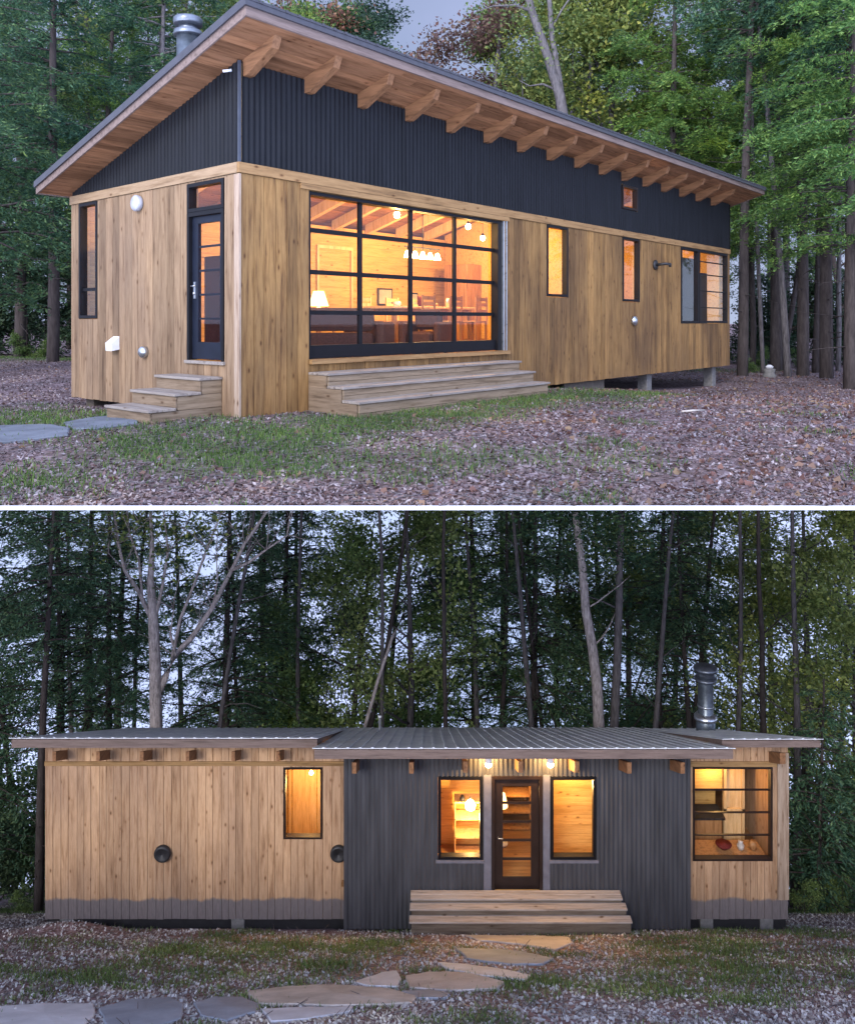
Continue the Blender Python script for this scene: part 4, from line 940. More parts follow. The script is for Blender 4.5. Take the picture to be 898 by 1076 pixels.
# roof: three slabs
rl = empty('roof', (0, 0, 0)); rl.parent = LH
def pslab(mb, x0, x1, yf, zf_, yb, zb_, lo_, hi_):
    q = [(x0, yf, zf_+lo_), (x1, yf, zf_+lo_), (x1, yb, zb_+lo_), (x0, yb, zb_+lo_), (x0, yf, zf_+hi_), (x1, yf, zf_+hi_), (x1, yb, zb_+hi_), (x0, yb, zb_+hi_)]
    return mb.add(q, [(0, 1, 2, 3), (4, 7, 6, 5), (0, 4, 5, 1), (1, 5, 6, 2), (2, 6, 7, 3), (3, 7, 4, 0)])
def roof_part(x0, x1, dF, yF, yB, fas, name_seed):
    yf, zf_ = dF-D1, loZ(yF, dF); yb, zb_ = 20.0-D1, loZ(yB, 20.0); sl_ = (zb_-zf_)/(yb-yf)
    mb = MB(); pslab(mb, x0+.01, x1-.01, yf+.03, zf_+.03*sl_, yb, zb_, -.12, -.022); mb.build('deck', M['fascia'], rl)
    mb = MB(); mb.box(x0, x1, yf+.0, yf+.028, zf_-fas, zf_-.045, c=.003); mb.build('fascia', M['fascia'], rl)
    mb = MB()
    xx = x0-.02; pitch = .205
    while xx < x1-.01:
        e = min(xx+pitch, x1+.02)
        pslab(mb, xx, min(xx+.165, x1+.02), yf-.06, zf_-.06*sl_, yb+.03, zb_, -.018, -.006)
        (pslab(mb, xx+.1651, e-.0001, yf-.063, zf_-.06*sl_, yb+.03, zb_, -.018, .010) if e > xx+.17 else None); xx = e
    mb.build('roof_sheet', M['roofmetal'], rl)
    return sl_
xc0, xc1 = (330-449)/F*13.75, (770-449)/F*13.75
roof_part((12-449)/F*14.35, xc0-.03, 14.35, 775, 765.5, .185, 1)
roof_part(xc1+.03, (862-449)/F*14.35, 14.35, 776, 766, .16, 2)
slc = roof_part(xc0, xc1, 13.75, 785.5, 765, .195, 3)
# rafters
zc = lambda y: loZ(785.5, 13.75)+slc*(y+D1-13.75)-.125
def rafter(x, y0_, y1_, zt, sl_, w_=.085, h=.13):
    mb = MB(); mb.prism([(y0_, zt+sl_*0-h), (y1_, zt+sl_*(y1_-y0_)-h), (y1_, zt+sl_*(y1_-y0_)), (y0_, zt)], 'x', x-w_/2, x+w_/2); mb.build('rafter_tail', M['rafter'], LH)
for px in (57, 103, 149, 197, 245, 292): rafter((px-449)/F*14.45, 14.45-D1, dd-.03, loZ(802, 14.45)+.13*1.6, -.475, .06, .17)
rafter((822-449)/F*14.45, 14.45-D1, dd-.03, loZ(803, 14.45)+.2, -.475, .10, .20)
for px in (372, 432, 489, 547, 606, 661, 717): rafter((px-449)/F*13.95, 13.95-D1, -.02, loZ(813 if px not in (489, 606, 547) else 812, 13.95)+.19, slc, .075, .19)
# round vents
for px in (172, 356):
    mb = MB(); T = Matrix.Translation((loX(px, D2), dd-.03, loZ(894.5, D2))) @ Matrix.Rotation(R(90), 4, 'X')
    mb.lathe([(.14, 0), (.15, .02), (.15, .07), (.12, .10), (.10, .08), (.03, .085), (.02, .07)], n=28, T=T); mb.build('round_vent', M['black'], LH)
# piers
for px, y_ in [(70, 0), (250, 0), (805, 0), (742, 0)]:
    X = (px-449)/F*D2; mb = MB(); mb.box(X-.12, X+.12, dd-.02, dd+.30, -1.2, z0-.004, c=.01); mb.build('pier', M['concrete'], LH)
for X in (-6.2, -3, 0, 3, 6): mb = MB(); mb.box(X-.12, X+.12, 4.4, 4.65, -4.6, z0-.222); mb.build('pier', M['pierdark'], LH)
for X in (-6.2, -3, 3, 6): mb = MB(); mb.box(X-.12, X+.12, 2.4, 2.65, -2.6, z0-.222); mb.build('pier', M['pierdark'], LH)
# flue and white vent pipe on the roof
q = lo(741, 766.5, 18.6); ch = empty('chimney', q); ch.parent = LH
mb = MB(); mb.lathe([(.21, -.4), (.21, .22), (.17, .26), (.17, 1.18)], n=28); mb.build('flue_pipe', M['flue'], ch)
mb = MB(); mb.lathe([(.18, .22), (.255, .24), (.255, .30), (.18, .38)], n=28); mb.build('storm_collar', M['steel'], ch)
mb = MB(); mb.lathe([(.175, .52), (.185, .53), (.185, .56), (.175, .57)], n=28); mb.build('pipe_joint', M['steel'], ch); mb = MB()
mb.lathe([(.18, 1.10), (.25, 1.13), (.25, 1.17), (.2, 1.20)], n=28); mb.lathe([(.19, 1.201), (.20, 1.28), (.20, 1.34), (.27, 1.36), (.26, 1.42), (.12, 1.47)], n=28); mb.build('flue_cap', M['steelcap'], ch)
q = lo(399, 765, 18.6); mb = MB(); mb.lathe([(.03, -.4), (.03, .24), (.04, .24), (.04, .28)], n=14); mb.build('vent_pipe', M['white'], LH, q)
# steps before the entrance
xs0, xs1 = (431-449)/F*14.2, (656-449)/F*14.2
es = empty('wooden_steps', ((xs0+xs1)/2, D1-.03, -9.66), 0, 'wide three tier wooden steps at the entrance of the lower cabin', 'steps')
hw = (xs1-xs0)/2
zt = [loZ(942, 14.4), loZ(955, 14.2), loZ(968.5, 14.05)]; fronts = [.22, .37, .52]; prev = .01
for k in range(3):
    e = .03*k; tp = zt[k]; dp = fronts[k]; nx = zt[k+1] if k < 2 else tp-.24
    mb = MB(); planks(mb, -hw-e*.3, hw+e*1.6, -dp-.02, -prev, tp-.03, tp, 2 if k == 0 else 1); mb.build('tread', M['treadlow'], es)
    mb = MB(); mb.box(-hw+.02, hw+e*1.6-.02, -dp, -dp+.022, nx-.03, tp-.032, c=.003); mb.build('riser', M['riserlow'], es); prev = dp-.004
mb = MB()
for X in (-hw+.02, hw-.05): mb.box(X, X+.03, -.48, -.02, zt[2]-.25, zt[2]-.035); mb.box(X, X+.03, -.34, -.02, zt[2]-.03, zt[1]-.034); mb.box(X, X+.03, -.19, -.02, zt[1]-.03, zt[0]-.034)
mb.build('side_board', M['step'], es)
# lamps under the eave
for px, lab in ((513, 'left of the two lit lamps under the eave above the entrance door'), (578, 'right of the two lit lamps under the eave above the entrance door')):
    X = (px-449)/F*14.25; z = CAMZ-(803.5-337)/F*14.25
    t = empty('eave_lamp', (X, 14.25, z), 0, lab, 'lamp', 'lamps over the lower entrance')
    mb = MB(); mb.lathe([(.05, .03), (.06, .05), (.06, .30)], n=16); mb.build('lamp_base', M['white'], t)
    mb = MB(); mb.lathe([(.02, -.05), (.055, -.02), (.06, .01), (.045, .029)], n=16); mb.build('bulb', M['bulb'], t)
    point_light((X, 14.36, z-.09), 45, r=.04)
# rooms behind the lower windows
mb = MB()
def lining(x0, x1, y, za, zb_):
    z = za
    while z < zb_: mb.box(x0, x1, y, y+.02, z, min(z+.176, zb_)); z += .18
lining(opL[0]-1.2, opL[1]+1.0, dd+1.35, fz, zA-.75)
lining(xb0+.3, loX(512)-.0, 1.35, fz, zgA-.8); lining(loX(574), xb1-.3, 1.1, fz, zgA-.7)
lining(opR[0]-.3, opR[0]+.95, dd+1.5, fz, zA-.85)
mb.build('wall_lining', M['inwall'], LH)
mb = MB()
for X in (opL[0]-1.2, opL[1]+1.0, loX(512), loX(573)-.02, xb0+.3, xb1-.32): mb.box(X, X+.02, .17 if xb0 < X < xb1 else dd+.17, 2.0, fz, zgA-1.15)
mb.build('partition', M['inwall'], LH)
mb = MB(); X = loX(318, D2+1.3); mb.box(X-.28, X-.23, dd+1.3, dd+1.345, fz, fz+1.5); mb.box(X+.30, X+.35, dd+1.3, dd+1.345, fz, fz+1.5); mb.box(X-.28, X+.35, dd+1.3, dd+1.345, fz+1.5, fz+1.56); mb.box(X-.2, X+.27, dd+1.32, dd+1.345, fz, fz+1.48); mb.build('inner_door', M['furnpale'], LH)
mb = MB(); mb.box(loX(512)+.03, loX(573)-.03, 2.6, 2.65, fz, fz+1.1); mb.build('partition', M['furn'], LH)
# lamps in the rooms
def bulb_at(x, y, d, lab, e, r=.07):
    p = at(x, y, d); t = empty('room_lamp', p, 0, lab, 'lamp')
    mb = MB(); mb.lathe([(.01, -r), (r*.9, -r*.6), (r, 0), (r*.6, r*.7), (.02, r)], n=18); mb.build('bulb', M['bulb'], t)
    mb = MB(); mb.lathe([(.02, r), (.03, r+.02), (.01, r+.06)], n=12); mb.build('lamp_base', M['steel'], t)
    point_light(p+Vector((0, -.22, -.08)), e, r=.05)
bulb_at(327, 812, D2+.7, 'small glowing bulb at the top of the lower cabin left window', 55, .04)
bulb_at(494, 846, D1+.85, 'bright round lamp glowing inside the window left of the entrance door', 60, .10)
point_light(at(602, 822, D1+.55), 50)
point_light(at(752, 812, D2+.75), 17); point_light(at(543, 830, D1+1.6), 10)
bl = [(.0)]
t = empty('bookcase', (loX(494)+.05, D1+1.10, -9.66+fz), 0, 'low pale shelf under the round lamp behind the left entrance window', 'shelf')
mb = MB()
for zz in (.0, .35, .7, 1.02): mb.box(-.3, .3, -.14, .14, zz, zz+.03)
for X in (-.3, .28): mb.box(X, X+.02, -.14, .14, .031, 1.02)
mb.build('frame', M['furnpale'], t)
mb = MB(); mb.lathe([(.04, 0), (.05, .05), (.03, .1)], n=10); o = mb.build('small_pot', M['black'], None, (loX(488), D1+1.0, -9.66+fz+1.052)); tag(o, 'tiny dark pot on the shelf behind the left entrance window', 'pot')
# hall things seen through the door
t = empty('wine_rack', (loX(546), D1+1.9, -9.66+fz), 0, 'dark wooden rack with shelves seen through the entrance door', 'rack')
mb = MB()
for k in range(6): mb.box(-.42, .42, -.15, .15, .02+k*.33, .05+k*.33)
for X in (-.42, .40): mb.box(X, X+.02, -.15, .15, .0, 1.75)
mb.build('frame', M['furn'], t)
t = empty('floor_lamp', (loX(534), D1+1.35, -9.66+fz), 0, 'small pale lamp on a stand seen through the entrance door', 'lamp')
mb = MB(); mb.lathe([(.12, 0), (.12, .03), (.02, .05), (.02, .75)], n=14); mb.build('stand', M['white'], t)
mb = MB(); mb.lathe([(.12, .74), (.07, .98)], n=18); mb.build('lamp_shade', M['shade'], t)
# kitchen corner behind the right window
X = opR[0]
t = empty('kitchen_cabinet', (X+.42, D2+1.1, -9.66+fz), 0, 'wooden wall cabinet with dark counter behind the lower right window', 'cabinet')
mb = MB(); mb.box(-.35, .45, -.2, .2, .0, .55, c=.01); mb.build('base_unit', M['furn'], t)
mb = MB(); mb.box(-.4, .5, -.25, .22, .551, .59); mb.build('counter', M['black'], t)
mb = MB(); mb.box(-.2, .5, -.1, .2, 1.05, 1.55, c=.01); mb.build('wall_unit', M['inwall'], t)
mb = MB(); mb.box(X+.95, X+1.0, dd+1.0, dd+1.06, fz, fz+1.7); mb.box(X+1.30, X+1.35, dd+1.0, dd+1.06, fz, fz+1.7); mb.box(X+.95, X+1.35, dd+1.0, dd+1.06, fz+.62, fz+.68); mb.box(X+.95, X+1.35, dd+1.07, dd+1.09, fz, fz+1.7); mb.build('inner_window_frame', M['furnpale'], LH)
mb = MB(); mb.lathe([(.05, 0), (.14, .08), (.15, .1)], n=16); o = mb.build('bowl', M['redfab'], None, (X+.70, D2+.35, -9.66+opR[2]-.02)); tag(o, 'red bowl on the sill inside the lower right window', 'bowl')
mb = MB(); mb.lathe([(.05, 0), (.07, .07), (.04, .13), (.05, .15)], n=16); o = mb.build('jug', M['stone_tan'], None, (X+1.02, D2+.35, -9.66+opR[2]-.02)); tag(o, 'pale jug on the sill inside the lower right window', 'jug')
mb = MB(); mb.lathe([(.06, 0), (.07, .1), (.05, .15)], n=16); o = mb.build('pot', M['furn'], None, (X+1.25, D2+.35, -9.66+opR[2]-.02)); tag(o, 'brown pot on the sill inside the lower right window', 'pot')
mb = MB(); mb.box(X+.05, opR[1]-.05, dd+.17, dd+.62, opR[2]-.06, opR[2]-.02); mb.build('inner_sill', M['furn'], LH)

G = 'stepping stones before the lower cabin'
for i, (poly, m, lab) in enumerate(STONES_L):
    flagstone(poly, zl, m, lab, G, .03, 30+i)

# ================================================================== TREES
def limb(mb, p, d, L, r0, r1, r, n=5, sag=0.0, wob=.08, k=7):
    pts = [Vector(p)]; d = Vector(d).normalized(); rs = [r0]
    for i in range(n):
        d = (d+Vector((r.gauss(0, wob), r.gauss(0, wob), r.gauss(0, wob)-sag))).normalized()
        pts.append(pts[-1]+d*(L/n)); rs.append(r0+(r1-r0)*(i+1)/n)
    mb.tube(pts, rs, k); return pts, d
def make_hemlock(seed, H=18, base=3.0, spread=3.6, n_leaf=24000, size=.14, bare=False, rt=.2, lean=0.0):
    r = random.Random(seed); rng = np.random.default_rng(seed)
    mb = MB(); tp, _ = limb(mb, (0, 0, -.5), (lean, r.gauss(0, .01), 1), H+.5, rt, .025, r, 12, 0, .012, 9)
    def tz(z):
        for a, b in zip(tp[:-1], tp[1:]):
            if a.z <= z <= b.z: return a.lerp(b, (z-a.z)/(b.z-a.z+1e-6))
        return tp[-1]
    br = []; z = base
    while z < H-.3:
        t = (z-base)/(H-base)
        for k in range(r.choice((2, 3, 3, 4))):
            a = r.uniform(0, 6.283); L = spread*((1-t)**.75)*r.uniform(.55, 1.12)+.25
            if t < .12: L *= .55+3.5*t
            d = Vector((math.cos(a), math.sin(a), r.uniform(.05, .4)))
            pts, _ = limb(mb, tz(z), d, L, .018+.03*(1-t), .006, r, 5, .10, .07, 4); br.append(pts)
        z += r.uniform(.22, .5)
    if base > 1.5:
        z = 1.2
        while z < base:
            a = r.uniform(0, 6.283); limb(mb, tz(z), (math.cos(a), math.sin(a), r.uniform(-.1, .3)), r.uniform(.4, 1.8), .018, .004, r, 4, .06, .12, 4); z += r.uniform(.25, .6)
    lens = np.array([(p[-1]-p[0]).length for p in br]); pr = lens**1.6; pr /= pr.sum()
    cnt = rng.multinomial(n_leaf, pr); PP = []; DD = []
    for p, c in zip(br, cnt):
        if c == 0: continue
        A = np.array([tuple(q) for q in p]); m = len(A)-1
        ns = max(3, int(lens[0]*0+c/14)); 
        # side sprays: leaves gather on short secondary twigs
        tw = rng.random(ns)**.75*m; i = np.minimum(tw.astype(int), m-1); base_p = A[i]+(A[i+1]-A[i])*(tw-i)[:, None]
        dr_ = A[i+1]-A[i]; dr_ /= np.linalg.norm(dr_, axis=1)[:, None]
        side = np.cross(dr_, [0, 0, 1.]); side /= np.linalg.norm(side, axis=1)[:, None]+1e-6
        sg = np.where(rng.random(ns) < .5, -1, 1)[:, None]
        td = side*sg*.8+dr_*.6+rng.normal(size=(ns, 3))*.15; td[:, 2] -= .28
        tl = (.25+.6*rng.random(ns))*(.4+.25*min(3, np.linalg.norm(A[-1]-A[0])))
        w = rng.integers(0, ns, c); u = rng.random(c)
        P = base_p[w]+td[w]*(u*tl[w])[:, None]+rng.normal(size=(c, 3))*.045; P[:, 2] -= (u**2)*.18
        PP.append(P); DD.append(td[w])
    P = np.concatenate(PP); Dn = np.concatenate(DD)
    V = leaf_quads(P, size, rng, .8, Dn, .30)
    return mb, V
def make_decid(seed, H=16, fork=.35, spread=1.0, n_leaf=22000, size=.15, rt=.17, clump=.38, up=1.0):
    r = random.Random(seed); rng = np.random.default_rng(seed); mb = MB()
    tp, d = limb(mb, (0, 0, -.5), (r.gauss(0, .04), r.gauss(0, .04), 1), H*.85, rt, rt*.25, r, 9, 0, .035, 9)
    tips = []
    def rec(p, d, L, rad, lv):
        pts, dd_ = limb(mb, p, d, L, rad, rad*.55, r, 4, -.02, .12, 6 if lv < 2 else 4)
        if lv >= 3: tips.extend(pts[1:]); return
        if lv == 2: tips.append(pts[-1]); tips.append(pts[-2])
        for k in range(r.choice((2, 3, 3))):
            q = pts[r.choice((2, 3, 4, 4))]
            nd = (dd_+Vector((r.gauss(0, .55), r.gauss(0, .55), r.gauss(.12, .35)))).normalized(); rec(q, nd, L*r.uniform(.55, .8), rad*.55, lv+1)
    n = len(tp)
    for i in range(14):
        t = fork+(1-fork)*i/14; j = min(n-1, max(1, int(t*n))); q = tp[j-1].lerp(tp[j], r.random())
        a = r.uniform(0, 6.283); L = H*.17*spread*(1.15-t*.6)*r.uniform(.7, 1.2)
        rec(q, Vector((math.cos(a), math.sin(a), r.uniform(.35, 1.0)*up)), L, rt*.42*(1.2-t), 1)
    T = np.array([tuple(q) for q in tips]); k = rng.integers(0, len(T), n_leaf)
    wt = rng.random(len(T)); k = rng.choice(len(T), n_leaf, p=(wt**1.5)/(wt**1.5).sum())
    P = T[k]+rng.normal(size=(n_leaf, 3))*np.array([clump, clump, clump*.6])
    return mb, leaf_quads(P, size, rng, .45, None, .62)
protos = {}; VV = {}
def reg(key, res, bark, leaf):
    mb, V = res
    protos[key] = (mb.mesh('trunk', M[bark]), quad_mesh('crown', V, M[leaf])); VV[key] = V
reg('hemA', make_hemlock(1, 19, 3.5, 3.9, 42000), 'bark', 'hem')
reg('hemB', make_hemlock(2, 17, 2.0, 3.3, 36000), 'bark', 'hem')
reg('hemC', make_hemlock(3, 21, 7.0, 3.6, 32000), 'bark', 'hem')
reg('hemL', make_hemlock(4, 19, 4.2, 4.6, 52000, .13, rt=.22), 'bark', 'hem_bright')
reg('hemS', make_hemlock(5, 7.5, .5, 2.2, 15000, .15, rt=.07), 'bark', 'hem')
reg('decA', make_decid(6, 17, .3, 1.0, 34000, .13), 'bark', 'dec')
reg('decB', make_decid(7, 15, .35, .9, 26000, .125), 'bark_grey', 'decpale')
reg('decC', make_decid(8, 18, .25, 1.1, 34000, .135), 'bark', 'darkleaf')
reg('red', make_decid(9, 15, .35, .9, 13000, .15), 'bark_grey', 'red')
reg('thin', make_decid(10, 19, .5, .8, 5000, .14, .2), 'bark_grey', 'decpale')
reg('pole', make_hemlock(11, 20, 10.5, 2.6, 14000, .16, rt=.19, lean=.03), 'bark', 'hem')
reg('poleg', make_hemlock(12, 20, 11, 2.6, 12000, .16, rt=.17, lean=-.02), 'bark_grey', 'hem')
reg('bush', make_decid(13, 2.4, .02, 1.6, 5000, .075, .03, .12), 'bark', 'dec')
reg('under', make_decid(14, 4.5, .05, 1.3, 9000, .11, .05, .22), 'bark', 'darkleaf')
# lower wood: crowns thinned, leaf colours brightened to offset the shade there
for k_, st_ in (('hem', [(0, (0.080, 0.167, 0.102)), (0.5, (0.138, 0.268, 0.152)), (1, (0.275, 0.392, 0.189))]), ('hem_bright', [(0, (0.116, 0.232, 0.087)), (0.5, (0.217, 0.377, 0.131)), (1, (0.392, 0.551, 0.189))]),
               ('dec', [(0, (0.131, 0.217, 0.080)), (0.5, (0.232, 0.348, 0.116)), (1, (0.392, 0.493, 0.160))]), ('decpale', [(0, (0.203, 0.275, 0.102)), (0.5, (0.362, 0.464, 0.152)), (1, (0.551, 0.600, 0.217))]),
               ('darkleaf', [(0, (0.080, 0.131, 0.080)), (0.5, (0.131, 0.217, 0.116)), (1, (0.217, 0.304, 0.145))])):
    M['low_'+k_] = leaf_mat('lower_'+k_, st_, 0.45)
for k_ in list(protos):
    tm, cm = protos[k_]; mn = [q for q in M if M[q] == cm.materials[0]][0]
    if 'low_'+mn in M:
        V_ = VV[k_]; V_ = V_[np.random.default_rng(3).random(len(V_)) < .62]; protos['low_'+k_] = (tm, quad_mesh('crown', V_, M['low_'+mn]))
    else: protos['low_'+k_] = (tm, cm)
def tree(kind, loc, s, rz, label, group=None, name=None, cat='tree', lean=(0, 0), sz=None):
    tm, cm = protos[('low_' if loc[2] < -3 else '')+kind]
    name = name or {'hem': 'hemlock_tree', 'pol': 'hemlock_tree', 'dec': 'leafy_tree', 'red': 'russet_tree', 'thi': 'bare_tree', 'bus': 'shrub', 'und': 'sapling'}[kind[:3]]
    t = empty(name, loc, rz, label, cat, group); t.rotation_euler = (lean[0], lean[1], rz); t.scale = (s, s, sz or s)
    a = bpy.data.objects.new('trunk', tm); COL.objects.link(a); a.parent = t
    if cm: b = bpy.data.objects.new('crown', cm); COL.objects.link(b); b.parent = t
    return t
ORD = 'first second third fourth fifth sixth seventh eighth ninth tenth eleventh twelfth thirteenth fourteenth fifteenth sixteenth seventeenth eighteenth nineteenth'.split()
FAR = {'hem': 'dim hemlock among the far rows behind the %s', 'pol': 'slim bare-stemmed dark trunk among the far rows behind the %s', 'dec': 'dim leafy tree among the far rows behind the %s'}
def up_at(px, d): X = (px-449)/F*d; return (X, d, float(zu(X, d))-.05)
def dn_at(px, d): X = (px-449)/F*d; return (X, d, float(zl(X, d))-.05)
rt = random.Random(42)
UPPER = [
 ('hemB', -35, 21, 1.0, 'dark hemlock at the left edge of the upper clearing'),
 ('hemA', 55, 26, 1.0, 'tall dark hemlock left of the upper cabin, before the left forest edge'),
 ('hemL', 112, 31, .9, 'lighter green hemlock just left of the flue of the upper cabin'),
 ('poleg', 163, 27, .9, 'grey slim trunk standing behind the left roof corner of the upper cabin'),
 ('hemB', 20, 30, 1.1, 'bushy hemlock in the second row at the left of the upper clearing'),
 ('decB', 165, 33, 1.3, 'pale green leafy tree rising behind the gable of the upper cabin'),
 ('decA', 300, 36, 1.15, 'green leafy tree behind the peak of the upper cabin roof'),
 ('red', 345, 40, 1.35, 'russet tree peeping over the roof peak of the upper cabin'),
 ('decA', 352, 44, 1.1, 'dark green leafy tree left of the sky gap over the upper roof'),
 ('red', 505, 42, 1.15, 'reddish tree right of the sky gap over the upper roof'),
 ('red', 525, 38, 1.3, 'large russet tree above the middle of the upper roof'),
 ('decB', 600, 35, 1.4, 'yellow green leafy tree behind the leaning grey trunk'),
 ('poleg', 615, 33, 1.0, 'slim grey upright trunk just right of the thick leaning trunk'),
 ('decB', 648, 34, 1.35, 'pale green tree left of the small sky gap by the right roof slope'),
 ('decA', 690, 41, .95, 'dense green tree low behind the right end of the upper roof'),
 ('hemL', 745, 32, 1.15, 'bright green hemlock just right of the small sky gap'),
 ('hemL', 815, 30, 1.05, 'large bright green hemlock at the right of the upper clearing'),
 ('hemL', 895, 25, 1.0, 'bright green hemlock cut by the right edge of the upper clearing'),
 ('hemL', 945, 21.5, .95, 'bright hemlock whose drooping boughs reach in at the top right corner'),
 ('hemL', 705, 30, .95, 'bright hemlock behind the far right roof slope of the upper cabin'),
 ('pole', 779, 27, 1.0, 'dark trunk standing closest to the right end of the upper cabin'),
 ('pole', 843, 27.5, 1.1, 'leaning dark trunk near the right edge of the upper clearing'),
 ('hemC', 868, 26, 1.1, 'thick upright trunk between two thinner ones at the far right'),
 ('pole', 893, 22, 1.0, 'curving grey trunk at the very right edge of the upper clearing'),
 ('pole', 812, 33, .9, 'thin dark trunk behind the right clearing edge'),
]
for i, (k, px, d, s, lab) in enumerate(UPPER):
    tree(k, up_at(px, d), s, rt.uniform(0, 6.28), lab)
# the leaning grey trunk behind the roof
r_ = random.Random(77)
b0 = Vector(up_at(604, 30)); mb = MB(); Q = lambda x, y, d=30: at(x, y, d)-b0
pts = [Vector((0, 0, -.3)), Q(603, 250), Q(598, 160), Q(588, 100), Q(574, 55), Q(558, 10), Q(545, -45), Q(538, -110)]
mb.tube(pts, [.27, .24, .21, .19, .165, .14, .12, .10], 10)
mb.tube([Q(593, 130), Q(587, 80), Q(580, 40), Q(577, 0), Q(580, -60)], [.13, .12, .10, .09, .07], 8)
mb.tube([Q(560, 12), Q(540, 5), Q(518, 6), Q(500, 12)], [.06, .045, .03, .015], 6); mb.tube([Q(579, 30), Q(590, 10), Q(604, -10)], [.05, .04, .02], 6)
mb.tube([Q(586, 95), Q(570, 88), Q(556, 90), Q(545, 84)], [.05, .04, .025, .01], 6)
t = empty('bare_tree', b0, 0, 'thick grey trunk leaning left above the middle of the upper roof', 'tree'); mb.build('trunk', M['bark_grey'], t)
T_ = np.array([tuple(p) for p in pts[4:]]); rng = np.random.default_rng(5); P = T_[rng.integers(0, len(T_), 1800)]+rng.normal(size=(1800, 3))*[1.0, 1.0, .6]
o = bpy.data.objects.new('crown', quad_mesh('crown', leaf_quads(P, .14, rng), M['decpale'])); COL.objects.link(o); o.parent = t
# rows behind, which nothing tells apart
for i in range(34):
    px = -60+1020*i/33+rt.uniform(-12, 12); d = rt.uniform(38, 56)
    if 395 < px < 475 or 680 < px < 712: continue
    k = rt.choice(['hemB', 'hemC', 'decC', 'hemB', 'pole']) if (px < 260 or px > 720) else rt.choice(['decA', 'decB', 'decC'])
    s = rt.uniform(1.0, 1.25)
    if 380 < px < 490: s *= .55
    if 670 < px < 720: s *= .75
    tree(k, up_at(px, d), s, rt.uniform(0, 6.28), FAR[k[:3]] % 'upper clearing', 'far rows of the upper forest', name='forest_tree')
for i, px in enumerate([-30, 15, 48, 95, 130, 790, 815, 845, 880, 915]):
    d = 32 if px < 400 else 33.5
    tree('under', up_at(px, d+rt.uniform(-1, 2)), rt.uniform(.8, 1.2), rt.uniform(0, 6), 'dark leafy sapling at the upper clearing edge, %s sapling from the left' % ORD[i], 'saplings at the upper forest edge')
for i, (px, d, s) in enumerate([(20, 30, .5), (50, 30, .4), (783, 29.5, .4), (800, 31, .45), (835, 32, .4)]):
    tree('bush', up_at(px, d), s, rt.uniform(0, 6), 'low green bush at the edge of the upper clearing, %s from the left' % ORD[i], 'bushes at the upper forest edge')

LOWER = [
 ('hemB', -20, 22, .84, 'dark hemlock at the left edge beside the lower cabin'),
 ('pole', 40, 20.5, .66, 'dark trunk close beside the left end of the lower cabin'),
 ('hemC', 62, 26, .84, 'dark hemlock with bare lower trunk behind the left roof corner of the lower cabin'),
 ('hemC', 118, 25, .74, 'twin looking dark trunk left of the pale forked tree'),
 ('hemA', 235, 27, .9, 'broad dark hemlock right of the pale forked tree'),
 ('hemB', 300, 31, 1.1, 'dark hemlock behind the small window of the lower cabin'),
 ('decA', 352, 29, .95, 'leafy green tree left of centre behind the lower cabin'),
 ('decB', 430, 27, 1.08, 'bright leafy green tree at the centre behind the lower cabin'),
 ('hemL', 500, 30, 1.0, 'green hemlock right of the central leafy tree'),
 ('hemA', 560, 28, .93, 'dark hemlock left of the pale pine trunks'),
 ('hemA', 690, 29, .97, 'dark hemlock behind the flue of the lower cabin'),
 ('decC', 590, 34, 1.12, 'dark leafy tree between the central tree and the pine trunks'),
 ('pole', 730, 27, .76, 'slim straight trunk just behind the lower flue'),
 ('decB', 775, 29, 1.12, 'pale green leafy tree right of the lower flue'),
 ('decB', 845, 26, 1.04, 'leafy tree with dark branching trunk over the right roof end of the lower cabin'),
 ('decB', 905, 25, .95, 'pale leafy tree cut by the right edge beside the lower cabin'),
 ('hemS', 862, 20.5, .80, 'small dark hemlock right beside the lower cabin'),
 ('hemS', 912, 22, .95, 'small hemlock at the right edge beside the lower cabin'),
]
LOWER2 = [
 ('hemB', 95, 33, 1.25, 'bushy hemlock seen between the trunks left of the pale forked tree'),
 ('hemA', 275, 36, 1.15, 'tall hemlock in the second row right of the pale forked tree'),
 ('decB', 655, 35, 1.3, 'pale leafy tree seen behind the pair of pine trunks')]
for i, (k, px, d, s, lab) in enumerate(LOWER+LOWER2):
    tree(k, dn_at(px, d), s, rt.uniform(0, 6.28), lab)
# the pale forked tree, mostly bare
r_ = random.Random(5); mb = MB(); d0 = 21.5; b0 = Vector(dn_at(163, d0))
def q(px, py): return at(px, py, d0)-b0
def branch(pts, ra, rb):
    V = [q(*p) for p in pts]
    V = [v+Vector((0, r_.uniform(-.15, .15), 0)) for v in V]; mb.tube(V, [ra+(rb-ra)*i/(len(V)-1) for i in range(len(V))], 9)
    for v_ in V[2:]:
        for _ in range(3):
            pp, _d = limb(mb, v_, (r_.uniform(-1, 1), r_.uniform(-.6, .6), r_.uniform(.2, 1.1)), r_.uniform(.5, 1.6), .016, .004, r_, 5, -.02, .16, 4)
            limb(mb, pp[2], (r_.uniform(-1, 1), r_.uniform(-.6, .6), r_.uniform(.2, 1)), r_.uniform(.3, .8), .008, .003, r_, 4, 0, .16, 4)
V0 = [Vector((0, 0, -.4)), q(163, 860), q(164, 760), q(163, 700), q(161, 650), q(158, 610), q(160, 575), q(158, 538)]
mb.tube(V0, [.26, .21, .165, .15, .13, .09, .06, .04], 12)
branch([(166, 730), (173, 712), (183, 690), (200, 672), (222, 640), (240, 605), (258, 570), (284, 532)], .10, .035)
branch([(243, 600), (262, 590), (280, 577), (302, 562)], .045, .02)
branch([(160, 652), (146, 622), (133, 598), (125, 570), (118, 538)], .06, .03)
branch([(150, 628), (144, 590), (138, 560), (133, 540)], .035, .02)
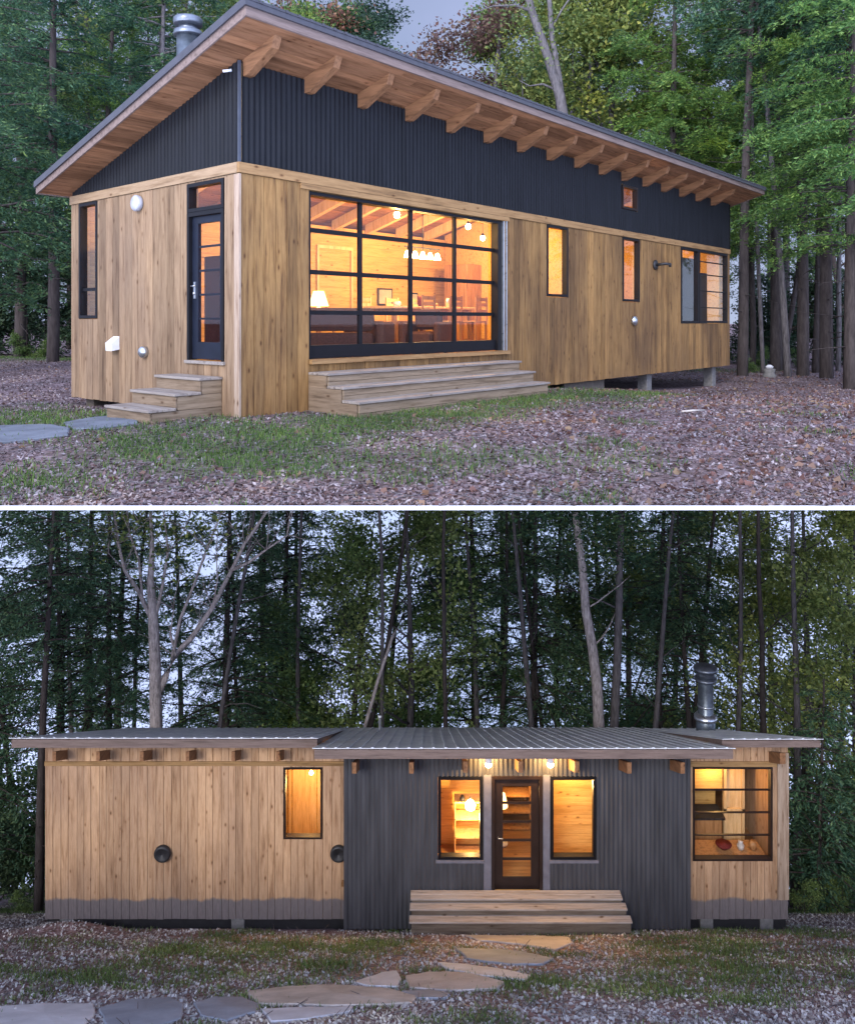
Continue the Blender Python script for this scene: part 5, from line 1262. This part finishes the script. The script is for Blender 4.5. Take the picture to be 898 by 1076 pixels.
branch([(163, 650), (170, 620), (176, 580), (172, 540)], .05, .02)
branch([(180, 694), (190, 650), (205, 610), (218, 575), (232, 540)], .05, .018)
branch([(186, 688), (178, 668), (182, 640)], .03, .01)
branch([(125, 570), (137, 560), (147, 548)], .02, .01); branch([(222, 640), (228, 610), (226, 580)], .025, .01); branch([(258, 570), (270, 556), (276, 540)], .02, .01)
branch([(176, 580), (190, 565), (198, 545)], .02, .01); branch([(133, 598), (122, 592), (116, 580)], .02, .008)
t = empty('bare_tree', b0, 0, 'pale grey tree with forked mostly bare limbs behind the left part of the lower cabin', 'tree'); mb.build('trunk', M['bark_pale'], t)
rng = np.random.default_rng(8); K = np.array([tuple(q(*p)) for p in [(125, 548), (150, 545), (175, 560), (190, 548), (215, 560), (160, 550), (100, 560), (205, 600)]])
P = K[rng.integers(0, len(K), 1500)]+rng.normal(size=(1500, 3))*[.6, .6, .4]
o = bpy.data.objects.new('crown', quad_mesh('crown', leaf_quads(P, .12, rng), M['decpale'])); COL.objects.link(o); o.parent = t
# two pale pine trunks and a thin leaning stem
for pts, ra, rb, mat, lab, dz in [
    ([(634, 860), (629, 765), (627, 720), (622, 680), (615, 640), (612, 600), (607, 560), (604, 538)], .17, .09, 'bark_pale', 'pale tapering pine trunk, left of the pair behind the lower cabin', 23),
    ([(645, 860), (645, 765), (648, 700), (650, 640), (651, 580), (653, 538)], .14, .08, 'bark_grey', 'darker upright pine trunk, right of the pair behind the lower cabin', 23.5),
    ([(372, 860), (383, 765), (397, 715), (412, 670), (425, 645)], .06, .03, 'bark_pale', 'thin pale stem leaning right in front of the central trees', 22)]:
    b0 = Vector(dn_at(pts[0][0], dz)); mb = MB(); V = [Vector((0, 0, -.3))]+[at(x, y, dz)-b0 for x, y in pts[1:]]
    mb.tube(V, [ra+(rb-ra)*i/(len(V)-1) for i in range(len(V))], 10)
    if ra > .1:
        for j in (3, 4, 5, 5): limb(mb, V[min(j, len(V)-1)], (r_.uniform(-1, 1), r_.uniform(-.5, .5), .3), r_.uniform(1, 2), .03, .008, r_, 4, 0, .1, 5)
    t = empty('pine_tree' if ra > .1 else 'sapling', b0, 0, lab, 'tree'); mb.build('trunk', M[mat], t)
    if ra > .1:
        rng = np.random.default_rng(int(dz*10)); c = np.array([tuple(V[-1]), tuple(V[-2]), tuple(V[-1]+Vector((.8, 0, .6))), tuple(V[-1]+Vector((-.9, .3, .2)))])
        P = c[rng.integers(0, 4, 2600)]+rng.normal(size=(2600, 3))*[.8, .8, .35]
        o = bpy.data.objects.new('crown', quad_mesh('crown', leaf_quads(P, .15, rng, .8, None, .3), M['hem'])); COL.objects.link(o); o.parent = t
for i in range(17):
    px = -60+1020*i/16+rt.uniform(-20, 20); d = rt.uniform(36, 50); s = (d*.56+1)/19*rt.uniform(.93, 1.06)
    k = ['poleg', 'decC', 'pole', 'hemC', 'poleg', 'hemA'][i % 6]
    tree(k, dn_at(px, d), s, rt.uniform(0, 6.28), FAR[k[:3]] % 'lower cabin', 'far rows of the lower forest', name='forest_tree')
for i, px in enumerate([-40, -5, 25, 50, 150, 260, 340, 470, 540, 660, 760, 835, 860, 890, 925]):
    tree('under', dn_at(px, rt.uniform(23, 27)), rt.uniform(.8, 1.2), rt.uniform(0, 6), 'dark leafy sapling behind the lower cabin, %s sapling from the left' % ORD[i], 'saplings at the lower forest edge')
for i, (px, d, s) in enumerate([(25, 21, .35), (845, 19.5, .45), (868, 20.5, .5), (885, 20, .45)]):
    tree('bush', dn_at(px, d), s, rt.uniform(0, 6), 'low green bush beside the lower cabin, %s from the left' % ORD[i], 'bushes at the lower forest edge')

# slim bare stems standing among the crowns
def stem(px, d, low, i, lab):
    r = random.Random(900+i); mb = MB(); H = (d*.5+2) if low else 17
    pts, _ = limb(mb, (0, 0, -.3), (r.gauss(0, .05), r.gauss(0, .03), 1), H, r.uniform(.07, .14), .04, r, 9, 0, .025, 7)
    for j in range(3, 9):
        limb(mb, pts[j], (r.uniform(-1, 1), r.uniform(-.6, .6), r.uniform(.1, .9)), r.uniform(.6, 2.0), .022, .004, r, 5, -.01, .13, 4)
    t = empty('forest_tree', dn_at(px, d) if low else up_at(px, d), 0, lab, 'tree', 'slim stems of the lower forest' if low else 'slim stems of the upper forest')
    mb.build('trunk', M['bark_grey' if i % 2 else 'bark'], t)
for i, px in enumerate([15, 85, 128, 215, 262, 318, 345, 405, 468, 492, 530, 575, 600, 668, 705, 765, 800, 835, 872]):
    stem(px+rt.uniform(-6, 6), rt.uniform(23, 30), True, i, 'slim bare stem behind the lower cabin, %s stem from the left' % ORD[i])
for i, px in enumerate([28, 110, 790, 802, 820, 828, 856, 880]):
    stem(px, rt.uniform(27, 33), False, 40+i, ('slim bare stem left of the upper cabin, %s from the photo edge' % ORD[i]) if i < 2 else 'slim bare stem right of the upper cabin, %s from the cabin' % ORD[i-2])
